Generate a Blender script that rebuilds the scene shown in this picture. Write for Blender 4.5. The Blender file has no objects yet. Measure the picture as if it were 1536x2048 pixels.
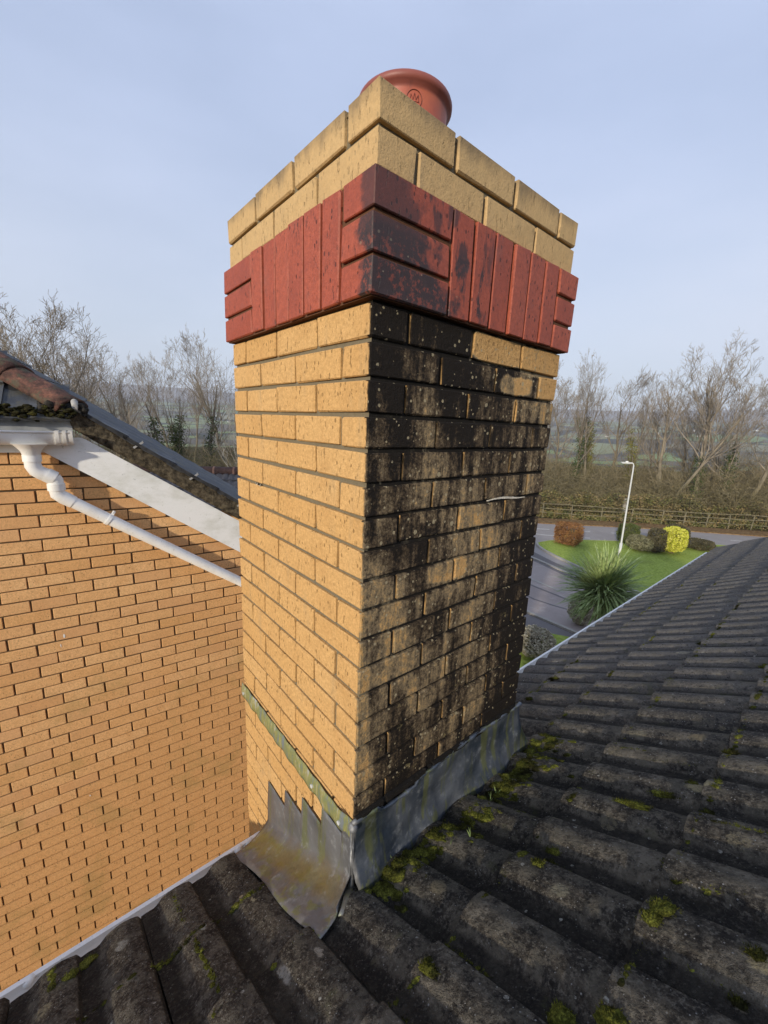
import bpy, math, random
import numpy as np
from mathutils import Vector, Matrix, Quaternion, noise as mnoise

random.seed(7)
rng = np.random.default_rng(7)
R = math.radians
scene = bpy.context.scene
col = scene.collection

# ------------------------------------------------------------------ camera, sky, sun, exposure
CAM = Vector((0.6929, -0.5347, -0.2439))
cam_d = bpy.data.cameras.new("camera")
cam = bpy.data.objects.new("camera", cam_d)
col.objects.link(cam)
cr = Vector((0.64053608, 0.76668443, 0.04368659))
cu = Vector((-0.18886307, 0.10213576, 0.97667754))
cf = Vector((-0.74434151, 0.63384798, -0.21022002))
cam.matrix_world = Matrix(((cr.x, cu.x, -cf.x, CAM.x), (cr.y, cu.y, -cf.y, CAM.y),
                           (cr.z, cu.z, -cf.z, CAM.z), (0, 0, 0, 1)))
cam_d.sensor_fit = 'HORIZONTAL'
cam_d.sensor_width = 36.0
cam_d.lens = 36.0 * 811.84 / 1536.0
cam_d.clip_start = 0.02
cam_d.clip_end = 20000
scene.camera = cam

SUN = Vector((0.345, -0.89, 0.262)).normalized()
world = bpy.data.worlds.new("World")
scene.world = world
world.use_nodes = True
wn = world.node_tree
wn.nodes.clear()
wout = wn.nodes.new("ShaderNodeOutputWorld")
wbg = wn.nodes.new("ShaderNodeBackground")
sky = wn.nodes.new("ShaderNodeTexSky")
sky.sky_type = 'NISHITA'
sky.sun_disc = False
sky.sun_elevation = math.asin(SUN.z)
sky.sun_rotation = math.atan2(SUN.x, SUN.y)
sky.altitude = 50
sky.air_density = 1.0
sky.dust_density = 1.5
sky.ozone_density = 2.0
wbg.inputs['Strength'].default_value = 0.12
# thin even veil of high cloud over the clear sky
wtc = wn.nodes.new("ShaderNodeTexCoord")
wmap = wn.nodes.new("ShaderNodeMapping")
wmap.inputs['Scale'].default_value = (1, 1, 3.0)
wnz = wn.nodes.new("ShaderNodeTexNoise")
wnz.inputs['Scale'].default_value = 1.6
wnz.inputs['Detail'].default_value = 5
wnz.inputs['Roughness'].default_value = 0.5
wrmp = wn.nodes.new("ShaderNodeMapRange")
wrmp.inputs['From Min'].default_value = 0.3
wrmp.inputs['From Max'].default_value = 0.75
wrmp.inputs['To Min'].default_value = 0.66
wrmp.inputs['To Max'].default_value = 0.96
wmix = wn.nodes.new("ShaderNodeMix")
wmix.data_type = 'RGBA'
wmix.inputs['B'].default_value = (4.05, 4.75, 6.35, 1)
wsep = wn.nodes.new("ShaderNodeSeparateXYZ")
wel = wn.nodes.new("ShaderNodeMapRange")
wel.interpolation_type = 'SMOOTHSTEP'
wel.inputs['From Min'].default_value = -0.02
wel.inputs['From Max'].default_value = 0.60
wveil = wn.nodes.new("ShaderNodeMix")
wveil.data_type = 'RGBA'
wveil.inputs['A'].default_value = (5.55, 5.95, 6.75, 1)
wveil.inputs['B'].default_value = (4.0, 4.70, 6.45, 1)
wn.links.new(wtc.outputs['Generated'], wsep.inputs[0])
wn.links.new(wsep.outputs['Z'], wel.inputs['Value'])
wn.links.new(wel.outputs['Result'], wveil.inputs['Factor'])
wn.links.new(wveil.outputs['Result'], wmix.inputs['B'])
wn.links.new(wtc.outputs['Generated'], wmap.inputs['Vector'])
wn.links.new(wmap.outputs['Vector'], wnz.inputs['Vector'])
wn.links.new(wnz.outputs['Fac'], wrmp.inputs['Value'])
wn.links.new(wrmp.outputs['Result'], wmix.inputs['Factor'])
wn.links.new(sky.outputs['Color'], wmix.inputs['A'])
wn.links.new(wmix.outputs['Result'], wbg.inputs['Color'])
wn.links.new(wbg.outputs['Background'], wout.inputs['Surface'])

sun_d = bpy.data.lights.new("sun", 'SUN')
sun_d.energy = 3.9
sun_d.angle = R(1.6)
sun_d.color = (1.0, 0.90, 0.74)
sun = bpy.data.objects.new("sun", sun_d)
col.objects.link(sun)
sun.rotation_mode = 'QUATERNION'
sun.rotation_quaternion = SUN.to_track_quat('Z', 'Y')

vs = scene.view_settings
vs.view_transform = 'Standard'
vs.look = 'None'
vs.exposure = 0.33
vs.gamma = 1.0
vs.use_curve_mapping = False
scene.render.engine = 'CYCLES'
scene.cycles.max_bounces = 6
scene.cycles.volume_bounces = 0

GROUND = -6.9

# ------------------------------------------------------------------ object helpers
def link(o, parent=None):
    col.objects.link(o)
    if parent is not None:
        o.parent = parent
    return o

def tag(o, label=None, cat=None, group=None, kind=None):
    if label: o['label'] = label
    if cat: o['category'] = cat
    if group: o['group'] = group
    if kind: o['kind'] = kind
    return o

def empty(name, loc=(0, 0, 0), rz=0.0):
    o = bpy.data.objects.new(name, None)
    o.empty_display_size = 0.1
    o.location = loc
    o.rotation_euler = (0, 0, rz)
    col.objects.link(o)
    return o

def raw_mesh(name, verts, faces, mat=None, smooth=False):
    me = bpy.data.meshes.new(name)
    me.from_pydata([tuple(v) for v in verts], [], [tuple(f) for f in faces])
    if mat: me.materials.append(mat)
    if smooth:
        me.polygons.foreach_set('use_smooth', [True] * len(me.polygons))
    me.update()
    return me

def place(name, me, parent=None, loc=(0, 0, 0), rot=None):
    o = bpy.data.objects.new(name, me)
    o.location = loc
    if rot is not None: o.rotation_euler = rot
    return link(o, parent)

class MB:
    def __init__(s): s.v = []; s.f = []
    def add(s, vs_, fs_):
        b = len(s.v)
        s.v += [tuple(p) for p in vs_]
        s.f += [tuple(i + b for i in f) for f in fs_]
    def box(s, x0, x1, y0, y1, z0, z1, M=None):
        vs_ = [Vector(p) for p in ((x0,y0,z0),(x1,y0,z0),(x1,y1,z0),(x0,y1,z0),(x0,y0,z1),(x1,y0,z1),(x1,y1,z1),(x0,y1,z1))]
        if M is not None: vs_ = [M @ p for p in vs_]
        s.add(vs_, [(0,3,2,1),(4,5,6,7),(0,1,5,4),(1,2,6,5),(2,3,7,6),(3,0,4,7)])
    def tube(s, pts, radii, n=12, caps=True):
        pts = [Vector(p) for p in pts]
        if not hasattr(radii, '__len__'): radii = [radii] * len(pts)
        b = len(s.v)
        prev = None
        for i, p in enumerate(pts):
            if i == 0: d = pts[1] - p
            elif i == len(pts) - 1: d = p - pts[i-1]
            else: d = (pts[i+1] - p).normalized() + (p - pts[i-1]).normalized()
            if d.length < 1e-9: d = Vector((0, 0, 1))
            d.normalize()
            if prev is None:
                a = d.orthogonal().normalized()
            else:
                a = (prev - d * prev.dot(d)).normalized()
            prev = a
            c = d.cross(a)
            for k in range(n):
                t = 2 * math.pi * k / n
                s.v.append(tuple(p + (a * math.cos(t) + c * math.sin(t)) * radii[i]))
        for i in range(len(pts) - 1):
            for k in range(n):
                k2 = (k + 1) % n
                s.f.append((b+i*n+k, b+i*n+k2, b+(i+1)*n+k2, b+(i+1)*n+k))
        if caps:
            s.f.append(tuple(b + k for k in reversed(range(n))))
            s.f.append(tuple(b + (len(pts)-1)*n + k for k in range(n)))
    def build(s, name, mat, parent=None, smooth=False, loc=(0, 0, 0)):
        return place(name, raw_mesh(name, s.v, s.f, mat, smooth), parent, loc)

def grid_faces(nu, nv, off=0):
    return [(off+i*nv+j, off+(i+1)*nv+j, off+(i+1)*nv+j+1, off+i*nv+j+1) for i in range(nu-1) for j in range(nv-1)]

def auto_smooth(o, deg=40):
    me = o.data if hasattr(o, 'data') else o
    me.polygons.foreach_set('use_smooth', [True] * len(me.polygons))
    try: me.set_sharp_from_angle(angle=R(deg))
    except Exception: pass

def arch_quads(P, nrm, n):
    pass

# ------------------------------------------------------------------ material helpers
class NT:
    def __init__(s, name, rough=0.8, spec=0.3):
        s.m = bpy.data.materials.new(name)
        s.m.use_nodes = True
        s.t = s.m.node_tree
        s.b = s.t.nodes['Principled BSDF']
        s.b.inputs['Roughness'].default_value = rough
        s.b.inputs['Specular IOR Level'].default_value = spec
        s._pos = None
    def n(s, typ, **kw):
        nd = s.t.nodes.new(typ)
        for k, v in kw.items(): setattr(nd, k, v)
        return nd
    def set(s, sock, v):
        if isinstance(v, bpy.types.NodeSocket): s.t.links.new(v, sock)
        elif isinstance(v, (tuple, list)) and sock.type == 'RGBA' and len(v) == 3: sock.default_value = (*v, 1)
        else: sock.default_value = v
    @property
    def pos(s):
        if s._pos is None: s._pos = s.n('ShaderNodeNewGeometry')
        return s._pos.outputs['Position']
    @property
    def geo(s):
        s.pos
        return s._pos
    def xyz(s, v=None):
        nd = s.n('ShaderNodeSeparateXYZ'); s.set(nd.inputs[0], v or s.pos); return nd.outputs
    def vmul(s, v, sc):
        nd = s.n('ShaderNodeVectorMath', operation='MULTIPLY'); s.set(nd.inputs[0], v); nd.inputs[1].default_value = sc
        return nd.outputs[0]
    def objpos(s):
        return s.n('ShaderNodeTexCoord').outputs['Object']
    def rand(s):
        return s.n('ShaderNodeObjectInfo').outputs['Random']
    def noise(s, scale, detail=3, rough=0.55, v=None, dist=0.0):
        nd = s.n('ShaderNodeTexNoise')
        s.set(nd.inputs['Vector'], v or s.pos)
        nd.inputs['Scale'].default_value = scale; nd.inputs['Detail'].default_value = detail
        nd.inputs['Roughness'].default_value = rough; nd.inputs['Distortion'].default_value = dist
        return nd.outputs['Fac']
    def voro(s, scale, v=None, feature='F1', rnd=1.0):
        nd = s.n('ShaderNodeTexVoronoi', feature=feature)
        s.set(nd.inputs['Vector'], v or s.pos)
        nd.inputs['Scale'].default_value = scale
        nd.inputs['Randomness'].default_value = rnd
        return nd
    def math(s, op, a, b=0.0, c=None, clamp=False):
        nd = s.n('ShaderNodeMath', operation=op); nd.use_clamp = clamp
        s.set(nd.inputs[0], a); s.set(nd.inputs[1], b)
        if c is not None: s.set(nd.inputs[2], c)
        return nd.outputs[0]
    def mr(s, v, a, b, c=0.0, d=1.0, smooth=True):
        nd = s.n('ShaderNodeMapRange'); nd.interpolation_type = 'SMOOTHSTEP' if smooth else 'LINEAR'
        nd.clamp = True
        s.set(nd.inputs['Value'], v)
        if a > b: a, b, c, d = b, a, d, c
        nd.inputs['From Min'].default_value = a; nd.inputs['From Max'].default_value = b
        nd.inputs['To Min'].default_value = c; nd.inputs['To Max'].default_value = d
        return nd.outputs['Result']
    def mix(s, f, a, b, mode='MIX'):
        nd = s.n('ShaderNodeMix', data_type='RGBA', blend_type=mode)
        s.set(nd.inputs['Factor'], f); s.set(nd.inputs['A'], a); s.set(nd.inputs['B'], b)
        return nd.outputs['Result']
    def ramp(s, f, stops):
        nd = s.n('ShaderNodeValToRGB'); s.set(nd.inputs[0], f)
        e = nd.color_ramp.elements
        while len(e) < len(stops): e.new(0.5)
        for k, (p, c) in enumerate(stops):
            e[k].position = p; e[k].color = (*c, 1)
        return nd.outputs[0]
    def bump(s, h, strength=0.3, dist=0.01, prev=None):
        nd = s.n('ShaderNodeBump')
        s.set(nd.inputs['Height'], h)
        nd.inputs['Strength'].default_value = strength; nd.inputs['Distance'].default_value = dist
        if prev is not None: s.set(nd.inputs['Normal'], prev)
        return nd.outputs['Normal']
    def out(s, color=None, normal=None, rough=None, metal=None):
        if color is not None: s.set(s.b.inputs['Base Color'], color)
        if normal is not None: s.set(s.b.inputs['Normal'], normal)
        if rough is not None: s.set(s.b.inputs['Roughness'], rough)
        if metal is not None: s.set(s.b.inputs['Metallic'], metal)
        return s.m

def simple(name, c1, c2=None, scale=8.0, rough=0.8, spec=0.3, bump=0.2, bdist=0.005, detail=4):
    t = NT(name, rough, spec)
    nz = t.noise(scale, detail)
    c = t.mix(t.mr(nz, 0.3, 0.7), c1, c2 or c1)
    return t.out(c, t.bump(nz, bump, bdist))

# ---- brick colours
def brick_base(t, a, b, c, pits=0.55, vstretch=True):
    """wire-cut clay: fine grain, short vertical drag marks and pits, one tone per brick"""
    r = t.rand()
    body = t.mix(r, a, b)
    blotch = t.noise(9, 4, 0.6)
    body = t.mix(t.mr(blotch, 0.45, 0.75, 0, 0.55), body, c)
    fine = t.noise(230, 2, 0.7)
    body = t.mix(t.mr(fine, 0.35, 0.7, 0.0, 0.38), body, tuple(x * 0.62 for x in a))
    drag = t.noise(1.0, 3, 0.65, t.vmul(t.pos, (120, 120, 30)))
    pit = t.mr(drag, 0.625, 0.68)
    sand = t.noise(95, 3, 0.75)
    body = t.mix(t.math('MULTIPLY', t.mr(sand, 0.35, 0.65), 0.42), body, tuple(x * 0.50 for x in a))
    body = t.mix(t.math('MULTIPLY', pit, pits), body, tuple(x * 0.30 for x in a))
    pv = t.voro(105, t.vmul(t.pos, (1, 1, 0.6)))
    pc = t.n('ShaderNodeSeparateColor'); t.set(pc.inputs[0], pv.outputs['Color'])
    pore = t.math('MULTIPLY', t.math('LESS_THAN', pv.outputs['Distance'], t.math('MULTIPLY', pc.outputs[1], 0.34)), t.math('GREATER_THAN', pc.outputs[0], 0.72))
    body = t.mix(t.math('MULTIPLY', pore, min(1.0, pits * 1.25)), body, tuple(x * 0.28 for x in a))
    pit = t.math('MAXIMUM', pit, pore)
    h = t.math('SUBTRACT', t.math('MULTIPLY', fine, 0.35), t.math('MULTIPLY', pit, 1.0))
    h = t.math('ADD', h, t.math('MULTIPLY', t.noise(40, 3), 0.5))
    return body, h

def stain_chimney(t):
    """soot, algae and run-off on the weathered side of the stack"""
    x, y, z = t.xyz()
    nw = t.math('MULTIPLY', t.math('SUBTRACT', t.noise(24, 5, 0.7), 0.5), 0.016)
    xw = t.math('ADD', x, nw)
    ny = t.xyz(t.geo.outputs['True Normal'])[1]
    nleft = t.mr(ny, -0.75, -0.92)
    narrow = t.math('MULTIPLY', t.mr(xw, -0.0075, -0.0005), nleft)
    side = t.math('MULTIPLY_ADD', t.mr(xw, -0.015, -0.009), t.math('SUBTRACT', 1.0, nleft), narrow)
    st = t.noise(1.0, 5, 0.62, t.vmul(t.pos, (6, 7.5, 4.2)), 0.5)
    drip = t.noise(1.0, 4, 0.6, t.vmul(t.pos, (16, 30, 3.2)))
    fine = t.noise(62, 5, 0.75)
    rowp = t.math('FRACT', t.math('DIVIDE', t.math('ADD', z, 7.5 + 0.0047), 0.075))
    edge = t.math('ABSOLUTE', t.math('SUBTRACT', rowp, 0.565))
    s = t.math('MULTIPLY_ADD', t.math('SUBTRACT', st, 0.5), 2.3, 0.60)
    s = t.math('MULTIPLY_ADD', t.math('SUBTRACT', drip, 0.5), 1.75, s)
    s = t.math('MULTIPLY_ADD', t.math('SUBTRACT', fine, 0.5), 1.5, s)
    grit = t.noise(150, 3, 0.8)
    s = t.math('MULTIPLY_ADD', t.math('SUBTRACT', grit, 0.5), 0.9, s)
    s = t.math('MULTIPLY_ADD', t.math('SUBTRACT', t.rand(), 0.5), 0.30, s)
    s = t.math('MULTIPLY_ADD', t.mr(edge, 0.30, 0.50), 0.16, s)
    # far lower edge of the face, soot under the projecting band, wet foot above the lead
    s = t.math('MULTIPLY_ADD', t.math('MULTIPLY', t.mr(y, 0.42, 0.74), t.mr(z, -0.28, -0.75)), 0.70, s)
    s = t.math('MULTIPLY_ADD', t.math('MULTIPLY', t.mr(y, 0.60, 0.34), t.mr(z, -0.36, -0.12)), 0.62, s)
    s = t.math('MULTIPLY_ADD', t.mr(z, -1.12, -1.27), 0.45, s)
    s = t.math('MULTIPLY_ADD', t.math('MULTIPLY', t.mr(y, 0.10, 0.02), t.mr(z, -0.5, -0.9)), -0.30, s)
    # patches that stayed clean below the band
    wob = t.math('MULTIPLY', t.math('SUBTRACT', t.noise(16, 3), 0.5), 0.10)
    for (cy, cz, ry, rz, a) in ((0.435, -0.037, 0.106, 0.038, 1.45), (0.53, -0.120, 0.080, 0.024, 0.75), (0.66, -0.04, 0.11, 0.045, 0.62), (0.71, -0.11, 0.05, 0.04, 0.75), (0.54, -0.19, 0.012, 0.035, .8), (0.30, -0.63, .08, .03, .5)):
        dy = t.math('DIVIDE', t.math('SUBTRACT', y, cy), ry)
        dz = t.math('DIVIDE', t.math('SUBTRACT', t.math('ADD', z, t.math('MULTIPLY', wob, 0.3)), cz), rz)
        d = t.math('POWER', t.math('ADD', t.math('POWER', t.math('ABSOLUTE', dy), 4.0), t.math('POWER', t.math('ABSOLUTE', dz), 4.0)), 0.25)
        d = t.math('MULTIPLY_ADD', wob, 6.0, d)
        s = t.math('MULTIPLY_ADD', t.mr(d, 1.15, 0.85), -a, s)
    below = t.mr(z, 0.02, -0.004)
    s = t.math('MULTIPLY', t.math('MULTIPLY', s, side), below, clamp=True)
    return s, side, below

STAIN = [(0.0, (0.46, 0.30, 0.13)), (0.28, (0.33, 0.235, 0.125)), (0.52, (0.185, 0.14, 0.086)), (0.72, (0.088, 0.062, 0.038)), (1.0, (0.019, 0.015, 0.012))]

def lichen(t, scale=34, size=0.20, keep=0.62):
    v = t.voro(scale)
    c = t.n('ShaderNodeSeparateColor'); t.set(c.inputs[0], v.outputs['Color'])
    on = t.math('GREATER_THAN', c.outputs[0], keep)
    rad = t.math('MULTIPLY_ADD', c.outputs[1], size, 0.05)
    edge = t.math('ADD', v.outputs['Distance'], t.math('MULTIPLY', t.math('SUBTRACT', t.noise(220, 2), 0.5), 0.16))
    return t.math('MULTIPLY', t.math('LESS_THAN', edge, rad), on)

def mat_chimney_brick():
    t = NT('buff_brick_stained', 0.88, 0.12)
    body, h = brick_base(t, (0.64, 0.375, 0.145), (0.69, 0.43, 0.185), (0.52, 0.29, 0.110))
    x, y, z = t.xyz()
    # upper two courses are paler and drier
    up = t.mr(z, 0.15, 0.24)
    body = t.mix(t.math('MULTIPLY', up, 0.55), body, (0.50, 0.375, 0.205))
    # faint grey weather on the sheltered side
    g = t.noise(1.0, 4, 0.6, t.vmul(t.pos, (14, 14, 3.5)))
    body = t.mix(t.math('MULTIPLY', t.mr(g, 0.56, 0.78), 0.45), body, (0.30, 0.23, 0.14))
    topw = t.math('MULTIPLY', t.mr(t.math('MULTIPLY_ADD', g, 0.10, z), 0.375, 0.425), 0.6)
    body = t.mix(topw, body, (0.12, 0.10, 0.075))
    s, side, below = stain_chimney(t)
    dirty = t.ramp(s, STAIN)
    has = t.math('MULTIPLY', side, below)
    colr = t.mix(t.math('MULTIPLY', has, t.mr(s, 0.0, 0.25)), body, dirty)
    moss = t.math('MULTIPLY', t.mr(t.noise(30, 5, 0.7), 0.60, 0.68), t.math('MULTIPLY', has, t.mr(z, -0.55, -1.1)))
    colr = t.mix(t.math('MULTIPLY', moss, 0.75), colr, (0.24, 0.19, 0.09))
    li = t.math('MULTIPLY', t.math('ADD', lichen(t, 30, 0.15, 0.70), lichen(t, 66, 0.22, 0.58), clamp=True), has)
    colr = t.mix(t.math('MULTIPLY', li, 0.8), colr, (0.42, 0.35, 0.22))
    h = t.math('ADD', h, t.math('MULTIPLY', t.math('MULTIPLY', t.noise(95, 4, 0.8), has), 2.2))
    n = t.bump(h, 0.75, 0.0048)
    return t.out(colr, n, t.math('MULTIPLY_ADD', has, -0.08, 0.86))

def mat_red_brick():
    t = NT('red_brick', 0.62, 0.45)
    body, h = brick_base(t, (0.37, 0.078, 0.040), (0.43, 0.100, 0.052), (0.27, 0.060, 0.038), pits=0.8)
    x, y, z = t.xyz()
    w = t.math('SUBTRACT', t.noise(17, 4, 0.6), 0.5)
    mL = t.mr(t.math('MULTIPLY_ADD', w, 0.10, x), -0.030, -0.012)
    d = t.math('ADD', t.math('MULTIPLY_ADD', z, 0.75, y), t.math('MULTIPLY', w, 0.30))
    mR = t.mr(d, 0.265, 0.20)
    # isolated runs below the paler courses
    w2 = t.noise(1.0, 4, 0.6, t.vmul(t.pos, (20, 20, 7)))
    p2 = t.math('MULTIPLY', t.mr(w2, 0.52, 0.60), t.mr(y, 0.40, 0.30))
    right = t.mr(x, -0.02, 0.004)
    m = t.math('MULTIPLY', mL, t.math('MAXIMUM', mR, t.math('MULTIPLY', p2, right)))
    spk = t.mr(t.noise(75, 4, 0.7), 0.50, 0.62)
    low = t.mr(z, 0.16, 0.06)
    m2 = t.math('MULTIPLY', m, t.math('SUBTRACT', 1.0, t.math('MULTIPLY', t.math('MULTIPLY', spk, 0.55), low)))
    colr = t.mix(t.math('MULTIPLY', m2, t.mr(z, 0.12, 0.17, 0.95, 0.72)), body, (0.026, 0.021, 0.023))
    li = t.math('MULTIPLY', t.math('MULTIPLY', lichen(t, 60, 0.16, 0.62), m), low)
    colr = t.mix(t.math('MULTIPLY', li, 0.7), colr, (0.30, 0.25, 0.17))
    g = t.mr(t.noise(12, 4), 0.60, 0.8)
    colr = t.mix(t.math('MULTIPLY', g, 0.25), colr, (0.22, 0.12, 0.10))
    return t.out(colr, t.bump(h, 0.6, 0.003), 0.62)

def mat_wall_brick():
    t = NT('orange_buff_brick', 0.88, 0.2)
    body, h = brick_base(t, (0.76, 0.42, 0.170), (0.87, 0.53, 0.25), (0.70, 0.37, 0.145), pits=0.45)
    hsh = t.math('FRACT', t.math('MULTIPLY', t.rand(), 17.3))
    body = t.mix(t.math('MULTIPLY', t.mr(hsh, 0.6, 1.0), 0.45), body, (0.60, 0.33, 0.16))
    x, y, z = t.xyz()
    g = t.noise(3.2, 5, 0.65)
    body = t.mix(t.math('MULTIPLY', t.math('MULTIPLY', t.mr(g, 0.50, 0.72), t.mr(z, -1.5, -2.3)), 0.45), body, (0.36, 0.25, 0.09))
    sm = t.mr(t.noise(60, 4, 0.7), 0.66, 0.76)
    body = t.mix(t.math('MULTIPLY', sm, 0.35), body, (0.16, 0.09, 0.045))
    return t.out(body, t.bump(h, 0.35, 0.002))

def mat_mortar(name, c1, c2, stained=False):
    t = NT(name, 0.95, 0.1)
    nz = t.noise(90, 5, 0.7)
    c = t.mix(nz, c1, c2)
    if stained:
        s, side, below = stain_chimney(t)
        c = t.mix(t.math('MULTIPLY', side, t.mr(s, 0.1, 0.6)), c, (0.018, 0.016, 0.014))
        pale = t.math('MULTIPLY', t.mr(t.noise(11, 4, 0.6), 0.63, 0.68), side)
        c = t.mix(t.math('MULTIPLY', pale, 0.6), c, (0.35, 0.30, 0.2))
    return t.out(c, t.bump(nz, 0.5, 0.004))

def mat_tile(name='concrete_tile', warm=1.0):
    t = NT(name, 0.9, 0.14)
    r = t.rand()
    a = t.noise(5.5, 5, 0.62)
    b = t.noise(26, 5, 0.7)
    x, y, z = t.xyz()
    c = t.ramp(t.math('ADD', t.math('MULTIPLY', a, 0.40), t.math('MULTIPLY', b, 0.60)),
               [(0.32, (0.016, 0.015, 0.015)), (0.45, (0.038, 0.033, 0.028)), (0.52, (0.105, 0.090, 0.070)), (0.60, (0.260, 0.228, 0.176))])
    c = t.mix(t.math('MULTIPLY', r, 0.25), c, (0.050, 0.044, 0.038))
    # sky sheen further along the slope, painted in as a paler tile colour
    far = t.mr(y, 0.7, 2.0)
    c = t.mix(t.math('MULTIPLY', far, 0.62), c, (0.21, 0.20, 0.19))
    # darker brown towards the eaves on the near side of the stack
    near = t.math('MULTIPLY', t.mr(y, 0.05, -0.25), t.mr(x, 0.35, -0.1))
    c = t.mix(t.math('MULTIPLY', near, 0.55), c, (0.036, 0.026, 0.021))
    g = t.mr(t.noise(125, 3, 0.75), 0.48, 0.66)
    c = t.mix(t.math('MULTIPLY', g, 0.55), c, (0.27, 0.245, 0.20))
    dk = t.mr(t.noise(75, 4, 0.75), 0.54, 0.66)
    c = t.mix(t.math('MULTIPLY', dk, 0.75), c, (0.012, 0.011, 0.010))
    # exposed pale aggregate
    v = t.voro(170)
    vc = t.n('ShaderNodeSeparateColor'); t.set(vc.inputs[0], v.outputs['Color'])
    sp = t.math('MULTIPLY', t.math('LESS_THAN', v.outputs['Distance'], t.math('MULTIPLY_ADD', vc.outputs[1], 0.20, 0.12)), t.math('GREATER_THAN', vc.outputs[0], 0.90))
    c = t.mix(t.math('MULTIPLY', sp, 0.8), c, (0.42, 0.41, 0.39))
    # grime settled in the pans; gap shade painted along the sharp side of each roll
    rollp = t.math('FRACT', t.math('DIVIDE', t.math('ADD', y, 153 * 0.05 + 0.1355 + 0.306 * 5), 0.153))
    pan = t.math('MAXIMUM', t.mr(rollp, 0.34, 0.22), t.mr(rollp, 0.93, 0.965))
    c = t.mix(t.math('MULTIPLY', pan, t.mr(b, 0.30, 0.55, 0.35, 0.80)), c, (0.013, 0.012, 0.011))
    mot = t.noise(17, 5, 0.7)
    c = t.mix(t.math('MULTIPLY', t.math('MULTIPLY', t.mr(mot, 0.50, 0.60), t.math('SUBTRACT', 1.0, t.math('MULTIPLY', pan, 0.8))), 0.55), c, (0.17, 0.152, 0.118))
    # lichen rosettes
    for sc, sz, kp, cl, am in ((9, 0.20, 0.78, (0.25, 0.215, 0.14), 0.75), (19, 0.24, 0.66, (0.20, 0.175, 0.13), 0.65), (48, 0.2, 0.93, (0.50, 0.49, 0.43), 0.8)):
        li = lichen(t, sc, sz, kp)
        br = t.mr(t.noise(130, 3, 0.7), 0.35, 0.62)
        c = t.mix(t.math('MULTIPLY', t.math('MULTIPLY', li, am), br), c, cl)
    wx = t.math('MULTIPLY', t.math('SUBTRACT', t.noise(38, 3, 0.7), 0.5), 0.030)
    for (px, py, pr, pe, cl) in ((0.560, 0.740, 0.026, .8, (0.40, 0.34, 0.20)), (0.74, 0.27, 0.024, .8, (0.38, 0.32, 0.19)), (0.100, -0.165, 0.018, .45, (0.42, 0.38, 0.31)), (0.075, -0.235, 0.028, .40, (0.40, 0.38, 0.33)),
                                 (-0.245, -0.325, 0.014, .6, (0.42, 0.41, 0.35)), (-0.265, -0.215, 0.013, .4, (0.34, 0.29, 0.20)), (-0.215, -0.195, 0.013, .4, (0.34, 0.30, 0.20)), (-0.41, -0.50, 0.020, .8, (0.30, 0.29, 0.26)),
                                 (0.50, 1.02, 0.024, .7, (0.24, 0.20, 0.13)), (0.34, 1.00, 0.03, .6, (0.20, 0.18, 0.13)), (0.25, 1.95, 0.03, .6, (0.36, 0.33, 0.25)), (0.20, 0.12, 0.022, 1.0, (0.24, 0.20, 0.13)), (0.10, 0.06, 0.024, .9, (0.22, 0.19, 0.13)), (0.43, 0.25, 0.020, .8, (0.24, 0.22, 0.16))):
        dx = t.math('DIVIDE', t.math('ADD', t.math('SUBTRACT', x, px), wx), pr)
        dy = t.math('DIVIDE', t.math('ADD', t.math('SUBTRACT', y, py), wx), pr * pe)
        dd = t.math('ADD', t.math('MULTIPLY', dx, dx), t.math('MULTIPLY', dy, dy))
        c = t.mix(t.math('MULTIPLY', t.mr(dd, 1.2, 0.5), t.mr(t.noise(120, 3, 0.7), 0.34, 0.50, 0.25, 0.9)), c, cl)
    gr = t.math('MULTIPLY', t.mr(t.noise(6.5, 5, 0.7), 0.60, 0.70), t.mr(b, 0.45, 0.6))
    c = t.mix(t.math('MULTIPLY', gr, 0.5), c, (0.055, 0.062, 0.022))
    h = t.math('ADD', t.math('MULTIPLY', t.noise(95, 4, 0.8), 0.8), t.math('MULTIPLY', t.noise(28, 5, 0.7), 1.0))
    n = t.bump(h, 1.0, 0.022)
    return t.out(c, n, t.mr(b, 0.3, 0.7, 0.80, 0.95))

def mat_lead():
    t = NT('lead_sheet', 0.5, 0.5)
    x, y, z = t.xyz()
    nz = t.noise(7, 5, 0.6)
    streak = t.noise(1.0, 4, 0.6, t.vmul(t.pos, (22, 30, 1.8)), 0.4)
    c = t.mix(t.mr(nz, 0.35, 0.65), (0.050, 0.066, 0.092), (0.15, 0.165, 0.19))
    leftside = t.mr(y, 0.004, -0.004)
    c = t.mix(t.math('MULTIPLY', leftside, 0.55), c, (0.215, 0.205, 0.195))
    c = t.mix(t.math('MULTIPLY', t.mr(streak, 0.50, 0.60), 0.7), c, (0.17, 0.185, 0.07))
    # ochre tide mark on the flat apron by the eaves
    dd = t.math('ADD', t.math('ABSOLUTE', t.math('SUBTRACT', y, t.math('MULTIPLY_ADD', x, 0.05, -0.045))), t.math('MULTIPLY', nz, 0.05))
    oc = t.math('MULTIPLY', t.math('MULTIPLY', t.mr(dd, 0.075, 0.035), leftside), t.mr(z, -1.42, -1.50))
    c = t.mix(t.math('MULTIPLY', oc, 0.65), c, (0.25, 0.195, 0.05))
    w = t.mr(t.noise(28, 4, 0.7), 0.56, 0.7)
    c = t.mix(t.math('MULTIPLY', w, 0.35), c, (0.42, 0.44, 0.45))
    h = t.math('ADD', t.math('MULTIPLY', t.noise(9, 3, 0.5), 2.0), t.math('MULTIPLY', t.noise(60, 3), 0.25))
    return t.out(c, t.bump(h, 0.55, 0.012), t.mr(nz, 0.3, 0.7, 0.34, 0.60), 0.45)

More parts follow.
